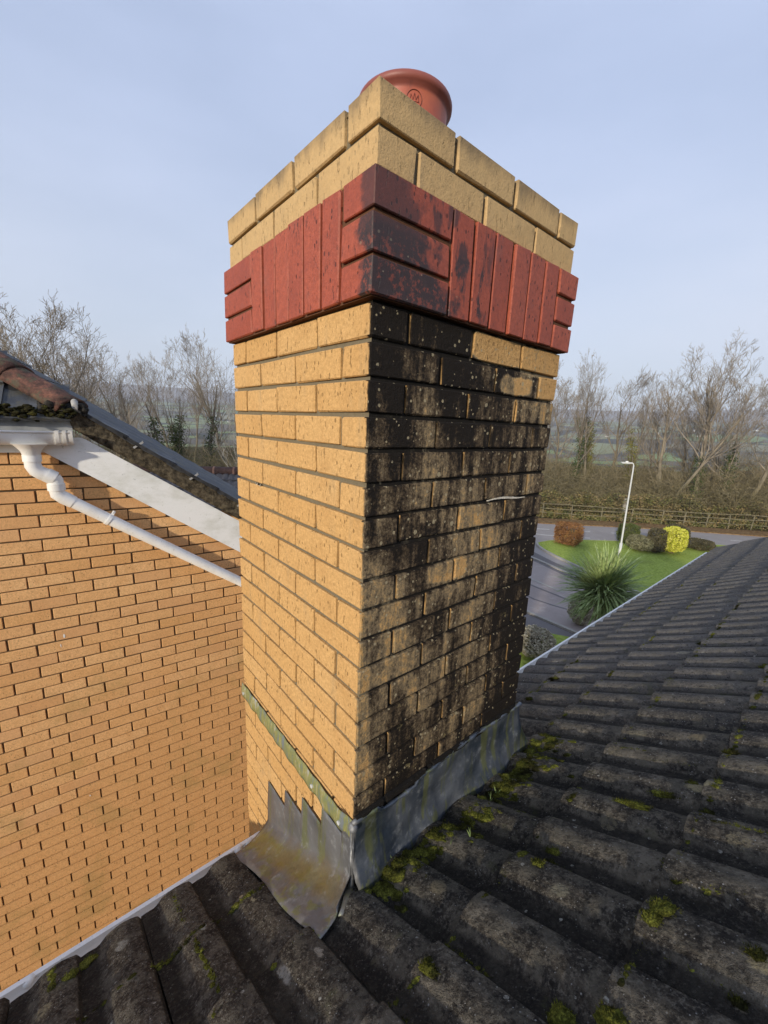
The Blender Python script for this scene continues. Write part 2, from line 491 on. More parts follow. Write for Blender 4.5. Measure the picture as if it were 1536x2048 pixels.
def mat_moss():
    t = NT('moss', 1.0, 0.05)
    n1 = t.noise(14, 3); n2 = t.noise(240, 3, 0.7)
    c = t.ramp(n1, [(0.36, (0.035, 0.034, 0.012)), (0.5, (0.120, 0.125, 0.022)), (0.62, (0.235, 0.245, 0.045)), (0.8, (0.085, 0.055, 0.025))])
    c = t.mix(t.mr(n2, 0.45, 0.62), t.mix(0.6, c, (0.012, 0.012, 0.006)), c)
    return t.out(c, t.bump(n2, 1.0, 0.006))

def mat_white_plastic():
    t = NT('white_upvc', 0.42, 0.4)
    a = t.noise(7, 4, 0.65); b = t.noise(55, 4, 0.75)
    c = t.mix(t.mr(a, 0.45, 0.75), (0.84, 0.83, 0.80), (0.74, 0.72, 0.67))
    c = t.mix(t.math('MULTIPLY', t.mr(b, 0.58, 0.72), 0.45), c, (0.36, 0.34, 0.27))
    return t.out(c, t.bump(b, 0.12, 0.002))

def mat_painted_board():
    t = NT('painted_board', 0.55, 0.3)
    a = t.noise(1.0, 5, 0.65, t.vmul(t.pos, (5, 5, 9))); b = t.noise(38, 5, 0.75)
    c = t.mix(t.mr(a, 0.40, 0.68), (0.84, 0.84, 0.81), (0.68, 0.68, 0.62))
    c = t.mix(t.math('MULTIPLY', t.mr(b, 0.62, 0.70), 0.6), c, (0.22, 0.24, 0.19))
    return t.out(c, t.bump(b, 0.15, 0.003))

def mat_bark(name, c1, c2, green=0.0):
    t = NT(name, 0.95, 0.1)
    nz = t.noise(1.2, 4, 0.6)
    c = t.mix(t.mr(nz, 0.35, 0.65), c1, c2)
    x, y, z = t.xyz()
    c = t.mix(t.math('MULTIPLY', t.mr(z, -2.0, -5.0), green), c, (0.10, 0.10, 0.035))
    return t.out(c)

def mat_leaf(name, stops, scale=3.0):
    t = NT(name, 0.7, 0.25)
    nz = t.noise(scale, 3, 0.7)
    c = t.ramp(nz, stops)
    return t.out(c)

def mat_far_land():
    t = NT('countryside', 1.0, 0.0)
    x, y, z = t.xyz()
    d = t.n('ShaderNodeVectorMath', operation='LENGTH'); t.set(d.inputs[0], t.pos)
    dist = d.outputs['Value']
    near = t.mix(t.mr(t.noise(0.35, 5, 0.7), 0.4, 0.6), (0.115, 0.082, 0.045), (0.062, 0.066, 0.028))
    wrp = t.n('ShaderNodeVectorMath', operation='ADD')
    nn = t.n('ShaderNodeTexNoise'); t.set(nn.inputs['Vector'], t.pos); nn.inputs['Scale'].default_value = 0.004
    sc = t.n('ShaderNodeVectorMath', operation='SCALE'); t.set(sc.inputs[0], nn.outputs['Color']); sc.inputs['Scale'].default_value = 160
    t.set(wrp.inputs[0], t.pos); t.set(wrp.inputs[1], sc.outputs[0])
    flat = t.vmul(wrp.outputs[0], (1, 1, 0))
    v = t.voro(0.0062, flat)
    ve = t.voro(0.0062, flat, 'DISTANCE_TO_EDGE')
    vc = t.n('ShaderNodeSeparateColor'); t.set(vc.inputs[0], v.outputs['Color'])
    field = t.ramp(vc.outputs[0], [(0.0, (0.17, 0.25, 0.08)), (0.3, (0.22, 0.30, 0.10)), (0.55, (0.25, 0.23, 0.13)), (0.75, (0.15, 0.13, 0.08)), (1.0, (0.30, 0.34, 0.16))])
    field = t.mix(t.mr(ve.outputs['Distance'], 0.10, 0.05), field, (0.040, 0.038, 0.022))
    wood = t.mr(t.noise(0.006, 4, 0.6), 0.52, 0.58)
    field = t.mix(wood, field, t.mix(t.noise(0.08, 4, 0.7), (0.09, 0.075, 0.05), (0.15, 0.125, 0.09)))
    c = t.mix(t.mr(dist, 70, 230), near, field)
    moor = t.mix(t.noise(0.01, 5, 0.7), (0.14, 0.115, 0.095), (0.20, 0.16, 0.125))
    c = t.mix(t.mr(z, 45, 90), c, moor)
    return t.out(c)

M = {}
M['brick'] = mat_chimney_brick()
M['red'] = mat_red_brick()
M['wallbrick'] = mat_wall_brick()
M['mortar'] = mat_mortar('chimney_mortar', (0.135, 0.112, 0.074), (0.22, 0.185, 0.125), True)
M['redmortar'] = mat_mortar('band_mortar', (0.085, 0.040, 0.025), (0.16, 0.08, 0.045))
M['wallmortar'] = mat_mortar('wall_mortar', (0.10, 0.070, 0.040), (0.155, 0.11, 0.065))
M['flaunch'] = mat_mortar('cement', (0.22, 0.20, 0.17), (0.32, 0.30, 0.26))
M['tile'] = mat_tile()
M['lead'] = mat_lead()
M['moss'] = mat_moss()
M['white'] = mat_white_plastic()
M['board'] = mat_painted_board()
M['foam'] = simple('white_sealant', (0.80, 0.79, 0.76), (0.68, 0.67, 0.63), 60, 0.7)
M['steel'] = simple('galvanised_steel', (0.50, 0.51, 0.50), (0.62, 0.62, 0.61), 30, 0.45)
M['clip'] = simple('verge_clip_metal', (0.30, 0.30, 0.29), (0.42, 0.41, 0.39), 60, 0.5)
M['grey'] = simple('grey_gutter_lining', (0.34, 0.35, 0.35), (0.24, 0.25, 0.26), 14, 0.6)

# terracotta pot
t = NT('terracotta', 0.5, 0.45)
nz = t.noise(13, 4, 0.6); st = t.noise(1.0, 4, 0.6, t.vmul(t.pos, (30, 30, 4)))
c = t.mix(t.mr(nz, 0.35, 0.7), (0.44, 0.115, 0.055), (0.36, 0.085, 0.048))
c = t.mix(t.math('MULTIPLY', t.mr(st, 0.57, 0.66), 0.75), c, (0.06, 0.035, 0.033))
xx_, yy_, zz_ = t.xyz()
c = t.mix(t.math('MULTIPLY', t.mr(zz_, 0.628, 0.636), 0.75), c, (0.20, 0.060, 0.050))
M['terracotta'] = t.out(c, t.bump(t.noise(60, 4), 0.15, 0.003))
M['potmark'] = simple('pot_stamp', (0.16, 0.045, 0.03), (0.12, 0.035, 0.025), 50, 0.6)

# ------------------------------------------------------------------ terrain and haze
def terrain_h(x, y):
    d = math.hypot(x, y)
    az = math.atan2(x, y)
    z = GROUND
    if d > 75:
        k = min(1, (d - 75) / 330.0); k = k * k * (3 - 2 * k)
        z -= 26 * k
    if d > 450:
        k = min(1, (d - 450) / 1650.0); k = k * k * (3 - 2 * k)
        z += 86 * k + 9 * mnoise.noise(Vector((x * 0.0021, y * 0.0021, 3.1)))
    if d > 2000:
        k = min(1, (d - 2000) / 1100.0); k = k * k * (3 - 2 * k)
        prof = 0.80 + 0.14 * math.sin(az * 3.1 + 0.6) + 0.10 * mnoise.noise(Vector((az * 5.0, 0.3, 7.7)))
        z += 140 * k * prof + 6 * k * mnoise.noise(Vector((x * 0.003, y * 0.003, 9.0)))
    if d > 3300: z -= (d - 3300) * 0.09
    return z

def build_terrain():
    radii = [0, 20, 50, 75, 100, 140, 190, 250, 330, 420, 540, 700, 900, 1100, 1350, 1600, 1850, 2050, 2250, 2450, 2650, 2850, 3050, 3250, 3450, 3800, 4200]
    na = 144
    vs_ = [(0, 0, GROUND)]
    for r in radii[1:]:
        for k in range(na):
            a = 2 * math.pi * k / na
            x, y = r * math.cos(a), r * math.sin(a)
            vs_.append((x, y, terrain_h(x, y)))
    fs = [(0, 1 + k, 1 + (k + 1) % na) for k in range(na)]
    for i in range(len(radii) - 2):
        for k in range(na):
            k2 = (k + 1) % na
            fs.append((1 + i*na + k, 1 + (i+1)*na + k, 1 + (i+1)*na + k2, 1 + i*na + k2))
    o = place('ground', raw_mesh('ground', vs_, fs, mat_far_land(), True))
    tag(o, kind='structure')
build_terrain()

hz = MB()
hz.box(-4700, 4700, -4700, 4700, -170, 215)
hm = bpy.data.materials.new('haze')
hm.use_nodes = True
hm.node_tree.nodes.clear()
ho = hm.node_tree.nodes.new('ShaderNodeOutputMaterial')
hp = hm.node_tree.nodes.new('ShaderNodeVolumePrincipled')
hp.inputs['Color'].default_value = (0.80, 0.87, 1.0, 1)
hp.inputs['Density'].default_value = 0.00036
hm.node_tree.links.new(hp.outputs[0], ho.inputs['Volume'])
tag(hz.build('haze', hm), kind='stuff')

def sheet(name, pts, z, mat, kind='structure', parent=None):
    o = place(name, raw_mesh(name, [(x, y, z) for x, y in pts], [tuple(range(len(pts)))], mat), parent)
    if kind: tag(o, kind=kind)
    return o

def slab(name, pts, z0, z1, mat):
    n = len(pts)
    vs_ = [(x, y, z0) for x, y in pts] + [(x, y, z1) for x, y in pts]
    fs = [tuple(range(n, 2*n))] + [(i, (i+1) % n, n + (i+1) % n, n + i) for i in range(n)]
    o = place(name, raw_mesh(name, vs_, fs, mat))
    return tag(o, kind='structure')

def strip(name, pts, w, z0, z1, mat, kind='structure'):
    L, Rr = [], []
    for i, p in enumerate(pts):
        a = Vector(pts[max(0, i-1)]); b = Vector(pts[min(len(pts)-1, i+1)])
        d = (b - a).normalized(); nn = Vector((-d.y, d.x))
        L.append(Vector(p) + nn * w / 2); Rr.append(Vector(p) - nn * w / 2)
    m = MB()
    for i in range(len(pts) - 1):
        q = [L[i], L[i+1], Rr[i+1], Rr[i]]
        vs_ = [(v.x, v.y, z0) for v in q] + [(v.x, v.y, z1) for v in q]
        m.add(vs_, [(4, 7, 6, 5), (0, 1, 5, 4), (2, 3, 7, 6), (1, 2, 6, 5), (3, 0, 4, 7)])
    o = m.build(name, mat)
    return tag(o, kind=kind)

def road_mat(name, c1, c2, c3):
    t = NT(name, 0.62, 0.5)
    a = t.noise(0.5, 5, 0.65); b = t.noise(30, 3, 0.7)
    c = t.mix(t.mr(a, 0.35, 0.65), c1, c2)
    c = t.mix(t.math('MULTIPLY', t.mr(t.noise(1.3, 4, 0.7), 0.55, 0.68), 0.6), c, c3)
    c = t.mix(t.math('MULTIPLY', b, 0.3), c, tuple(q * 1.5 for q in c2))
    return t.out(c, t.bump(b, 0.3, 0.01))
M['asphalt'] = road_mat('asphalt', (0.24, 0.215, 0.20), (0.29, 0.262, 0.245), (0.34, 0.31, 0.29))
M['asphalt2'] = road_mat('drive_asphalt', (0.090, 0.080, 0.078), (0.125, 0.112, 0.110), (0.16, 0.145, 0.14))
M['paving'] = road_mat('brown_tarmac', (0.22, 0.178, 0.16), (0.28, 0.235, 0.215), (0.36, 0.32, 0.295))
M['kerb'] = simple('kerb_concrete', (0.30, 0.28, 0.25), (0.38, 0.36, 0.32), 3)
M['line'] = simple('road_paint', (0.55, 0.55, 0.53), (0.42, 0.42, 0.40), 6)
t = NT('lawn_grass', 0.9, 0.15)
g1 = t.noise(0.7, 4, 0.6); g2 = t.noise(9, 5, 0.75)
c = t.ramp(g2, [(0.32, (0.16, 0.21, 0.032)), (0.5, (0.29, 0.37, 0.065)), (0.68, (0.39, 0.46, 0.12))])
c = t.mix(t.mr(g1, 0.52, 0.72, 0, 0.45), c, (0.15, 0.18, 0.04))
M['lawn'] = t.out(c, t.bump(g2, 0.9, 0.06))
t = NT('leaf_litter', 0.95, 0.1)
g2 = t.noise(5, 5, 0.75)
M['litter'] = t.out(t.ramp(g2, [(0.35, (0.09, 0.05, 0.025)), (0.5, (0.20, 0.12, 0.055)), (0.65, (0.28, 0.20, 0.09))]), t.bump(g2, 0.8, 0.05))

Z1 = GROUND + 0.004
far_edge = [(-34, 13), (-25, 19.5), (-18.5, 23.5), (-14, 27.4), (-11.2, 30.6), (-8.8, 33.3), (-6.3, 35.6), (-3, 38.6), (3, 44), (12, 52)]
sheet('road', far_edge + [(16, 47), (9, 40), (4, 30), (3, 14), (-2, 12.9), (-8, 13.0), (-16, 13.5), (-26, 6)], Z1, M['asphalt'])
strip('verge', [(x - 0.55, y + 0.65) for x, y in far_edge], 1.7, GROUND, GROUND + 0.07, M['litter'])
lawn_pts = [(-11.35, 22.0), (-11.0, 21.5), (-10.4, 21.0), (-9.5, 20.5), (-8.3, 19.95), (-6.5, 19.25), (-3.5, 18.2), (0, 17.4), (2.5, 18), (3.2, 24), (3.5, 30), (2, 35), (-1, 35.2), (-3.2, 33.5), (-4.9, 31.7), (-6.6, 29.4), (-8.4, 27.4), (-10.3, 24.9), (-11.2, 23.1)]
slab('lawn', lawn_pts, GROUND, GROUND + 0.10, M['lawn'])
strip('kerb', lawn_pts + [lawn_pts[0]], 0.13, GROUND, GROUND + 0.108, M['kerb'])
sheet('pavement', [(-16, 22.3), (-12.2, 20.6), (-10.6, 20.3), (-9.0, 19.55), (-6.5, 18.7), (-3.5, 17.8), (0, 16.9), (0, 15.6), (-3.5, 16.6), (-7.6, 18.0), (-9.6, 18.7), (-12.5, 19.4), (-16, 20.6)], Z1 + 0.004, M['asphalt2'])
strip('kerb', [(-16, 21.0), (-12.6, 19.8), (-9.6, 19.05), (-7.6, 18.4), (-3.5, 17.0), (0, 15.9)], 0.15, GROUND, GROUND + 0.06, M['kerb'])
sheet('side_road', [(-16, 20.6), (-12.5, 19.4), (-9.6, 18.7), (-7.6, 18.0), (-3.5, 16.6), (0, 15.6), (1, 12.9), (-6.4, 12.9), (-13, 13.6), (-17, 15)], Z1 + 0.008, M['paving'])
strip('road_marking', [(-10.5, 15.9), (-7.9, 15.5), (-6.3, 15.35), (-4.0, 15.3)], 0.12, Z1 + 0.010, Z1 + 0.014, M['asphalt2'])
strip('road_marking', [(-9.5, 14.7), (-7.0, 14.2), (-6.2, 14.3), (-4.0, 14.8)], 0.10, Z1 + 0.010, Z1 + 0.014, M['asphalt2'])
strip('road_marking', [(-9.0, 16.3), (-7.8, 16.1), (-6.6, 15.9)], 0.16, Z1 + 0.015, Z1 + 0.019, M['kerb'])
strip('kerb', [(-14, 13.9), (-6.4, 12.85), (-4.7, 12.8), (0, 12.8)], 0.13, GROUND, GROUND + 0.07, M['kerb'])
sheet('driveway', [(-14, 13.7), (-6.4, 12.75), (-4.7, 12.7), (0, 12.7), (0, 12.0), (-4.6, 12.3), (-5.3, 11.9), (-5.9, 10.4), (-12, 8)], Z1 + 0.006, M['asphalt2'])
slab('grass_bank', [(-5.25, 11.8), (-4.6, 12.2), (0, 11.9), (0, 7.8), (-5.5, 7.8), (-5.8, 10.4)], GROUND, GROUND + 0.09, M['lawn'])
for a, b in (((-11.6, 27.5), (-10.9, 28.2)), ((-9.9, 29.25), (-9.1, 30.1)), ((-8.2, 31.1), (-7.4, 31.9)), ((-6.4, 32.9), (-5.6, 33.6)), ((-4.4, 34.8), (-3.6, 35.5)), ((-13.6, 25.4), (-12.8, 26.2))):
    strip('road_marking', [a, b], 0.13, Z1 + 0.002, Z1 + 0.006, M['line'])
strip('road_marking', [(-13.9, 23.4), (-12.4, 24.3), (-11.2, 25.2), (-10.1, 26.4)], 0.12, Z1 + 0.002, Z1 + 0.006, M['line'])

# ------------------------------------------------------------------ brick shapes
def brick_mesh(name, lx, ly, lz, mat, seed, b=0.0021, j=0.0013):
    rr = random.Random(seed)
    vs_ = []; idx = {}
    for sx in (0, 1):
        for sy in (0, 1):
            for sz in (0, 1):
                c = Vector((lx * (sx - .5), ly * (sy - .5), lz * (sz - .5)))
                sg = Vector((1 if sx else -1, 1 if sy else -1, 1 if sz else -1))
                jit = Vector((rr.uniform(-j, j), rr.uniform(-j, j), rr.uniform(-j, j)))
                bb = b * rr.choice((0.8, 1, 1.2, 1, 2.0))
                for ax in range(3):
                    p = c.copy()
                    for k in range(3):
                        if k != ax: p[k] -= sg[k] * bb
                    idx[(sx, sy, sz, ax)] = len(vs_)
                    vs_.append(p + jit)
    fs = []
    def q(lst, out):
        a, b_, c_ = (vs_[lst[0]], vs_[lst[1]], vs_[lst[2]])
        n = (b_ - a).cross(c_ - a)
        if n.dot(out) < 0: lst = lst[::-1]
        fs.append(tuple(lst))
    for ax in range(3):
        o1, o2 = [k for k in range(3) if k != ax]
        for s in (0, 1):
            L = []
            for (u, w) in ((0, 0), (1, 0), (1, 1), (0, 1)):
                key = [0, 0, 0]; key[ax] = s; key[o1] = u; key[o2] = w
                L.append(idx[(*key, ax)])
            out = Vector((0, 0, 0)); out[ax] = 1 if s else -1
            q(L, out)
    for ax in range(3):              # edges parallel to ax
        o1, o2 = [k for k in range(3) if k != ax]
        for u in (0, 1):
            for w in (0, 1):
                k0 = [0, 0, 0]; k1 = [0, 0, 0]
                k0[o1] = k1[o1] = u; k0[o2] = k1[o2] = w; k1[ax] = 1
                L = [idx[(*k0, o1)], idx[(*k1, o1)], idx[(*k1, o2)], idx[(*k0, o2)]]
                out = Vector((0, 0, 0)); out[o1] = 1 if u else -1; out[o2] = 1 if w else -1
                q(L, out)
    for sx in (0, 1):
        for sy in (0, 1):
            for sz in (0, 1):
                L = [idx[(sx, sy, sz, a)] for a in range(3)]
                q(L, Vector((1 if sx else -1, 1 if sy else -1, 1 if sz else -1)))
    return raw_mesh(name, vs_, fs, mat)

# ------------------------------------------------------------------ the chimney
chimney = empty('brick_chimney', (0, 0, -1.5))
tag(chimney, 'square yellow brick chimney stack with a red brick band and a soot-stained side', 'chimney')
def CH(name, me, loc, rot=None):
    o = bpy.data.objects.new(name, me); o.location = Vector(loc) - Vector((0, 0, -1.5))
    if rot: o.rotation_euler = rot
    return link(o, chimney)

SL, SW, SH, PJ = 0.2093, 0.0998, 0.0655, 0.0097
PITCH = 0.219
WID = 3 * PITCH + SW
stretchers = [brick_mesh('brick', SL, SW, SH, M['brick'], 100 + k) for k in range(8)]
core = MB()
core.box(-WID + .008, -.008, .008, WID - .008, GROUND + 1.5, 0.0 + 1.5)
core.build('mortar', M['mortar'], chimney)
rb = random.Random(5)
back = MB()
def lay(cx, cy, cz, along_x, front, mesh_list=stretchers, dims=(SL, SW, SH)):
    if front:
        CH('brick', rb.choice(mesh_list), (cx + rb.uniform(-.0008, .0008), cy + rb.uniform(-.0008, .0008), cz + rb.uniform(-.0007, .0007)),
           (rb.uniform(-.004, .004), rb.uniform(-.006, .006), (0 if along_x else math.pi/2) + rb.choice((0, math.pi)) + rb.uniform(-.004, .004)))
    else:
        l, w, h = dims
        if not along_x: l, w = w, l
        back.box(cx - l/2, cx + l/2, cy - w/2, cy + w/2, cz - h/2 + 1.5, cz + h/2 + 1.5)

def course(zc, even, proj, front_right=True, front_left=True):
    e = proj
    k = (WID + 2 * e) / WID
    def tx(v): return -((v + 0.0) * k) + e        # distance along the left face -> x
    def ty(v): return v * k - e
    half = SW / 2
    if even:
        # left face: stretchers from the near corner, then the end of a far-side brick
        for i in range(3):
            lay(tx(i * PITCH + SL/2), -e + half, zc, True, front_left)
        lay(-WID - e + half, ty(SL/2), zc, False, front_left)
        for i in range(3):
            lay(e - half, ty(SW + PJ + SL/2 + i * PITCH), zc, False, front_right)
        for i in range(1, 3): lay(-WID - e + half, ty(SL/2 + i * PITCH), zc, False, False)
        for i in range(3): lay(tx(SW + PJ + SL/2 + i * PITCH), WID + e - half, zc, True, False)
    else:
        lay(e - half, ty(SL/2), zc, False, front_right or front_left)
        for i in range(3):
            lay(tx(SW + PJ + SL/2 + i * PITCH), -e + half, zc, True, front_left)
        for i in range(1, 3):
            lay(e - half, ty(SL/2 + i * PITCH), zc, False, front_right)
        lay(tx(SL/2), WID + e - half, zc, True, front_right)
        for i in range(1, 3): lay(tx(SL/2 + i * PITCH), WID + e - half, zc, True, False)
        for i in range(3): lay(-WID - e + half, ty(SW + PJ + SL/2 + i * PITCH), zc, False, False)

for kk in range(28):
    course(-0.0047 - SH/2 - 0.075 * kk, kk % 2 == 0, 0.0, front_right=kk < 17, front_left=True)
course(0.2255 + SH/2, True, 0.003)
course(0.3005 + SH/2 - .001, False, 0.004)
core2 = MB()
core2.box(-WID + .006, -.006, .006, WID - .006, 1.5 + .217, 1.5 + .362)
core2.build('mortar', M['mortar'], chimney)

# red band: stacked corner bricks and soldiers
RPJ = 0.018
bx0, bx1 = -WID - RPJ, RPJ
by0, by1 = -RPJ, WID + RPJ
cm = MB(); cm.box(bx0 + .008, bx1 - .008, by0 + .008, by1 - .008, 1.5 + .0005, 1.5 + .2165)
cm.build('mortar', M['redmortar'], chimney)
RL, RW, SOL = 0.217, 0.1035, 0.0682
red_lay = [brick_mesh('red_brick', RL, RW, 0.0655, M['red'], 300 + k, 0.0020) for k in range(4)]
red_sol = [brick_mesh('red_brick', SOL, RW, 0.2150, M['red'], 320 + k, 0.0019, 0.0016) for k in range(5)]
def redb(mesh, x, y, z, rz):
    CH('red_brick', mesh, (x + rb.uniform(-.001, .001), y + rb.uniform(-.001, .001), z), (0, 0, rz + rb.uniform(-.004, .004)))
tot = bx1 - bx0
gap = (tot - RW - 6 * SOL - RL) / 7
zs = [0.0035 + 0.0655/2 + i * 0.0749 for i in range(3)]
for z in zs:
    redb(rb.choice(red_lay), bx1 - RW/2, by0 + RL/2, z, math.pi/2)             # near corner, long side on the stained face
    redb(rb.choice(red_lay), bx0 + RL/2, by0 + RW/2, z, 0)                      # left far corner
    redb(rb.choice(red_lay), bx1 - RL/2, by1 - RW/2, z, 0)                      # right far corner
    redb(rb.choice(red_lay), bx0 + RW/2, by1 - RL/2, z, math.pi/2)
for i in range(6):
    off = RW + gap + SOL/2 + i * (SOL + gap)
    dz = 0.0035 + 0.1075 + rb.uniform(-.0015, .001)
    redb(rb.choice(red_sol), bx1 - off, by0 + RW/2 + rb.uniform(-.0015, .0015), dz, rb.choice((0, math.pi)))
    off2 = RL + gap + SOL/2 + i * (SOL + gap)
    redb(rb.choice(red_sol), bx1 - RW/2 + rb.uniform(-.0015, .0015), by0 + off2, dz, math.pi/2)
    redb(rb.choice(red_sol), bx0 + off2, by1 - RW/2, dz, 0)
    redb(rb.choice(red_sol), bx0 + RW/2, by1 - off2, dz, math.pi/2)
bo = back.build('rear_brickwork', M['brick'], chimney); bo['kind'] = 'stuff'

# cement cap
cap = MB(); n = 32
ring0, ring1 = [], []
for k in range(n):
    a = 2 * math.pi * k / n
    s_ = 0.375 / max(abs(math.cos(a)), abs(math.sin(a)))
    ring0.append((-0.3785 + s_ * math.cos(a), 0.3785 + s_ * math.sin(a), 1.5 + .352))
    ring1.append((-0.3785 + .13 * math.cos(a), 0.3785 + .13 * math.sin(a), 1.5 + .43))
cap.add(ring0 + ring1, [(k, (k+1) % n, n + (k+1) % n, n + k) for k in range(n)] + [tuple(range(n, 2*n))])
cap.build('cement_cap', M['flaunch'], chimney, True)

# pot
prof = [(0.129, .40), (0.125, .50), (0.1235, .58), (0.1230, .640), (0.1250, .650), (0.1335, .6545), (0.1375, .660), (0.1380, .667), (0.1355, .673), (0.129, .676), (0.119, .677), (0.113, .672), (0.109, .655), (0.107, .5)]
pm = MB(); n = 56
pvs = []
for r_, z_ in prof:
    for k in range(n):
        a = 2 * math.pi * k / n
        pvs.append((r_ * math.cos(a), r_ * math.sin(a), z_))
pm.add(pvs, [(i*n+k, i*n+(k+1) % n, (i+1)*n+(k+1) % n, (i+1)*n+k) for i in range(len(prof)-1) for k in range(n)])
pot = pm.build('chimney_pot', M['terracotta'], chimney, True, (-0.373, 0.383, 1.5 - .012))
# incised maker's crown-like roundel on the side of the pot facing the camera
mk = MB()
ang0 = math.atan2(-0.9 + .34, 1.0)
def on_pot(u, v):
    a = ang0 + u / 0.1235
    return Vector((0.1240 * math.cos(a), 0.1240 * math.sin(a), .617 + v))
ringp = [on_pot(0.021 * math.cos(2*math.pi*k/20), 0.021 * math.sin(2*math.pi*k/20)) for k in range(21)]
mk.tube(ringp, 0.0008, 5, False)
mk.tube([on_pot(-.012, -.006), on_pot(-.010, .010), on_pot(-.004, -.002), on_pot(0, .013), on_pot(.004, -.002), on_pot(.010, .010), on_pot(.012, -.006), on_pot(-.012, -.006)], 0.001, 5, False)
place('stamped_mark', raw_mesh('stamped_mark', mk.v, mk.f, M['potmark']), pot)

# ------------------------------------------------------------------ lead flashing
RT = 0.58
def roof_z(x): return -1.498 + RT * x
lead = chimney
def wob(p, a=0.004, f=14):
    return Vector(p) + Vector((mnoise.noise(Vector(p) * f), mnoise.noise(Vector(p) * f + Vector((9, 2, 1))), mnoise.noise(Vector(p) * f + Vector((3, 7, 5))))) * a

def solid(me_name, verts, faces, parent, mat, thick=0.0025, smooth=True):
    o = place(me_name, raw_mesh(me_name, verts, faces, mat, smooth), parent)
    md = o.modifiers.new('solid', 'SOLIDIFY'); md.thickness = thick; md.offset = 0
    return o
UP = Vector((0, 0, 1.5))
# right-hand face
ny, nr = 60, 12
vs_ = []
for i in range(ny):
    u = i / (ny - 1)
    y = -0.010 + u * 0.790
    top = -1.262 - 0.012 * math.sin(u * 7) * 0.5 - (0.018 if 0.12 < u < 0.3 else 0)
    fx = 0.030 + 0.012 * math.sin(u * 9 + 1) + 0.008 * mnoise.noise(Vector((y * 12, 0, 0)))
    flare = max(0, (u - 0.93) / 0.07)
    yb = y + flare * 0.085
    for j in range(nr):
        w = j / (nr - 1)
        x = 0.004 + fx * (w ** 3.2) + 0.003 * math.sin(w * 9 + y * 20)
        z = top + (roof_z(fx) + 0.004 - top) * w
        p = wob((x, y + (yb - y) * w ** 2, z), 0.007 * min(1, 4 * w), 9)
        p = wob(p, 0.0035, 34)
        if p.x < 0.003: p.x = 0.003
        vs_.append(p + UP)
solid('side_flashing', vs_, grid_faces(ny, nr), chimney, M['lead'], 0.003)
# rolled welt and dark bedding along its top edge
wl = MB()
pts = []
for i in range(50):
    u = i / 49; y = -0.012 + u * 0.790
    top = -1.262 - 0.012 * math.sin(u * 7) * 0.5 - (0.018 if 0.12 < u < 0.3 else 0)
    pts.append(wob((0.009, y, top), 0.004, 25) + UP)
wl.tube(pts, [0.006 + 0.002 * math.sin(i * 1.7) for i in range(50)], 8)
wl.build('lead_welt', M['lead'], chimney, True)
# left-hand stepped sheet
def stair(x):
    if x < -0.390: return -1.568
    if x < -0.270: return -1.494
    if x < -0.150: return -1.420
    if x < -0.045: return -1.352
    return -1.290
xs = sorted(set([round(-0.527 + k * 0.0145, 4) for k in range(37)] + [-0.3905, -0.3895, -0.2705, -0.2695, -0.1505, -0.1495, -0.0455, -0.0445, 0.0] + [0.012, 0.024, 0.036, 0.048]))
rows = [0, .15, .3, .45, .6, .75, .88, 1.0]
vs_ = []
nrw = len(rows) + 9
for x in xs:
    zt = stair(min(x, 0)); zb = roof_z(min(x, 0)) + 0.062
    if x > 0: zt = zb + .005
    if zt < zb: zt = zb + 0.01
    for w in rows:
        z = zt + (zb - zt) * w
        p = wob((min(x, .003), -0.0045 - 0.006 * w, z), 0.0035 * w, 18)
        p.y = min(p.y, -0.003)
        vs_.append(p + UP)
    reach = 0.137 - 0.006 * math.sin(x * 14)
    for k in range(1, 10):
        w = k / 9
        # fillet curve then flat on the tiles; right of the corner the sheet is cut to a point
        xp = max(0.0, x)
        ys = -0.0105 - xp * 1.35
        yy = ys + (-0.0105 - reach - ys) * (w ** 1.35)
        zz = roof_z(x) + 0.020 + 0.044 * (1 - w) ** 2.2 * max(0.15, 1 - xp * 30) - 0.008 * w
        p = wob((min(x, .003) + (x - min(x, .003)) * min(1, w * 2 + .5) + 0.022 * w, yy, zz + 0.022 * w * RT), 0.005 * math.sin(math.pi * w), 11)
        p = wob(p, 0.003 * (1 - w), 38)
        vs_.append(p + UP)
solid('stepped_flashing', vs_, grid_faces(len(xs), nrw), chimney, M['lead'], 0.003)
# dressed corner piece
cvs = [(-0.004, -0.010, -1.27), (-0.004, -0.012, -1.44), (0.004, -0.022, -1.465), (0.014, -0.034, roof_z(0.014) + .034), (0.030, -0.050, roof_z(.03) + .030), (0.044, -0.066, roof_z(.044) + .024), (0.056, -0.084, roof_z(.056) + .018)]
cvs2 = [(0.007, -0.004, -1.27), (0.009, -0.002, -1.44), (0.022, -0.006, -1.465), (0.034, -0.014, roof_z(.034) + .020), (0.044, -0.028, roof_z(.044) + .016), (0.054, -0.048, roof_z(.054) + .014), (0.062, -0.070, roof_z(.062) + .012)]
vs_ = [wob(p, .002, 30) + UP for p in cvs] + [wob(p, .002, 30) + UP for p in cvs2]
solid('corner_flashing', vs_, [(i, i+1, 8+i, 7+i) for i in range(6)], chimney, M['lead'], 0.004)
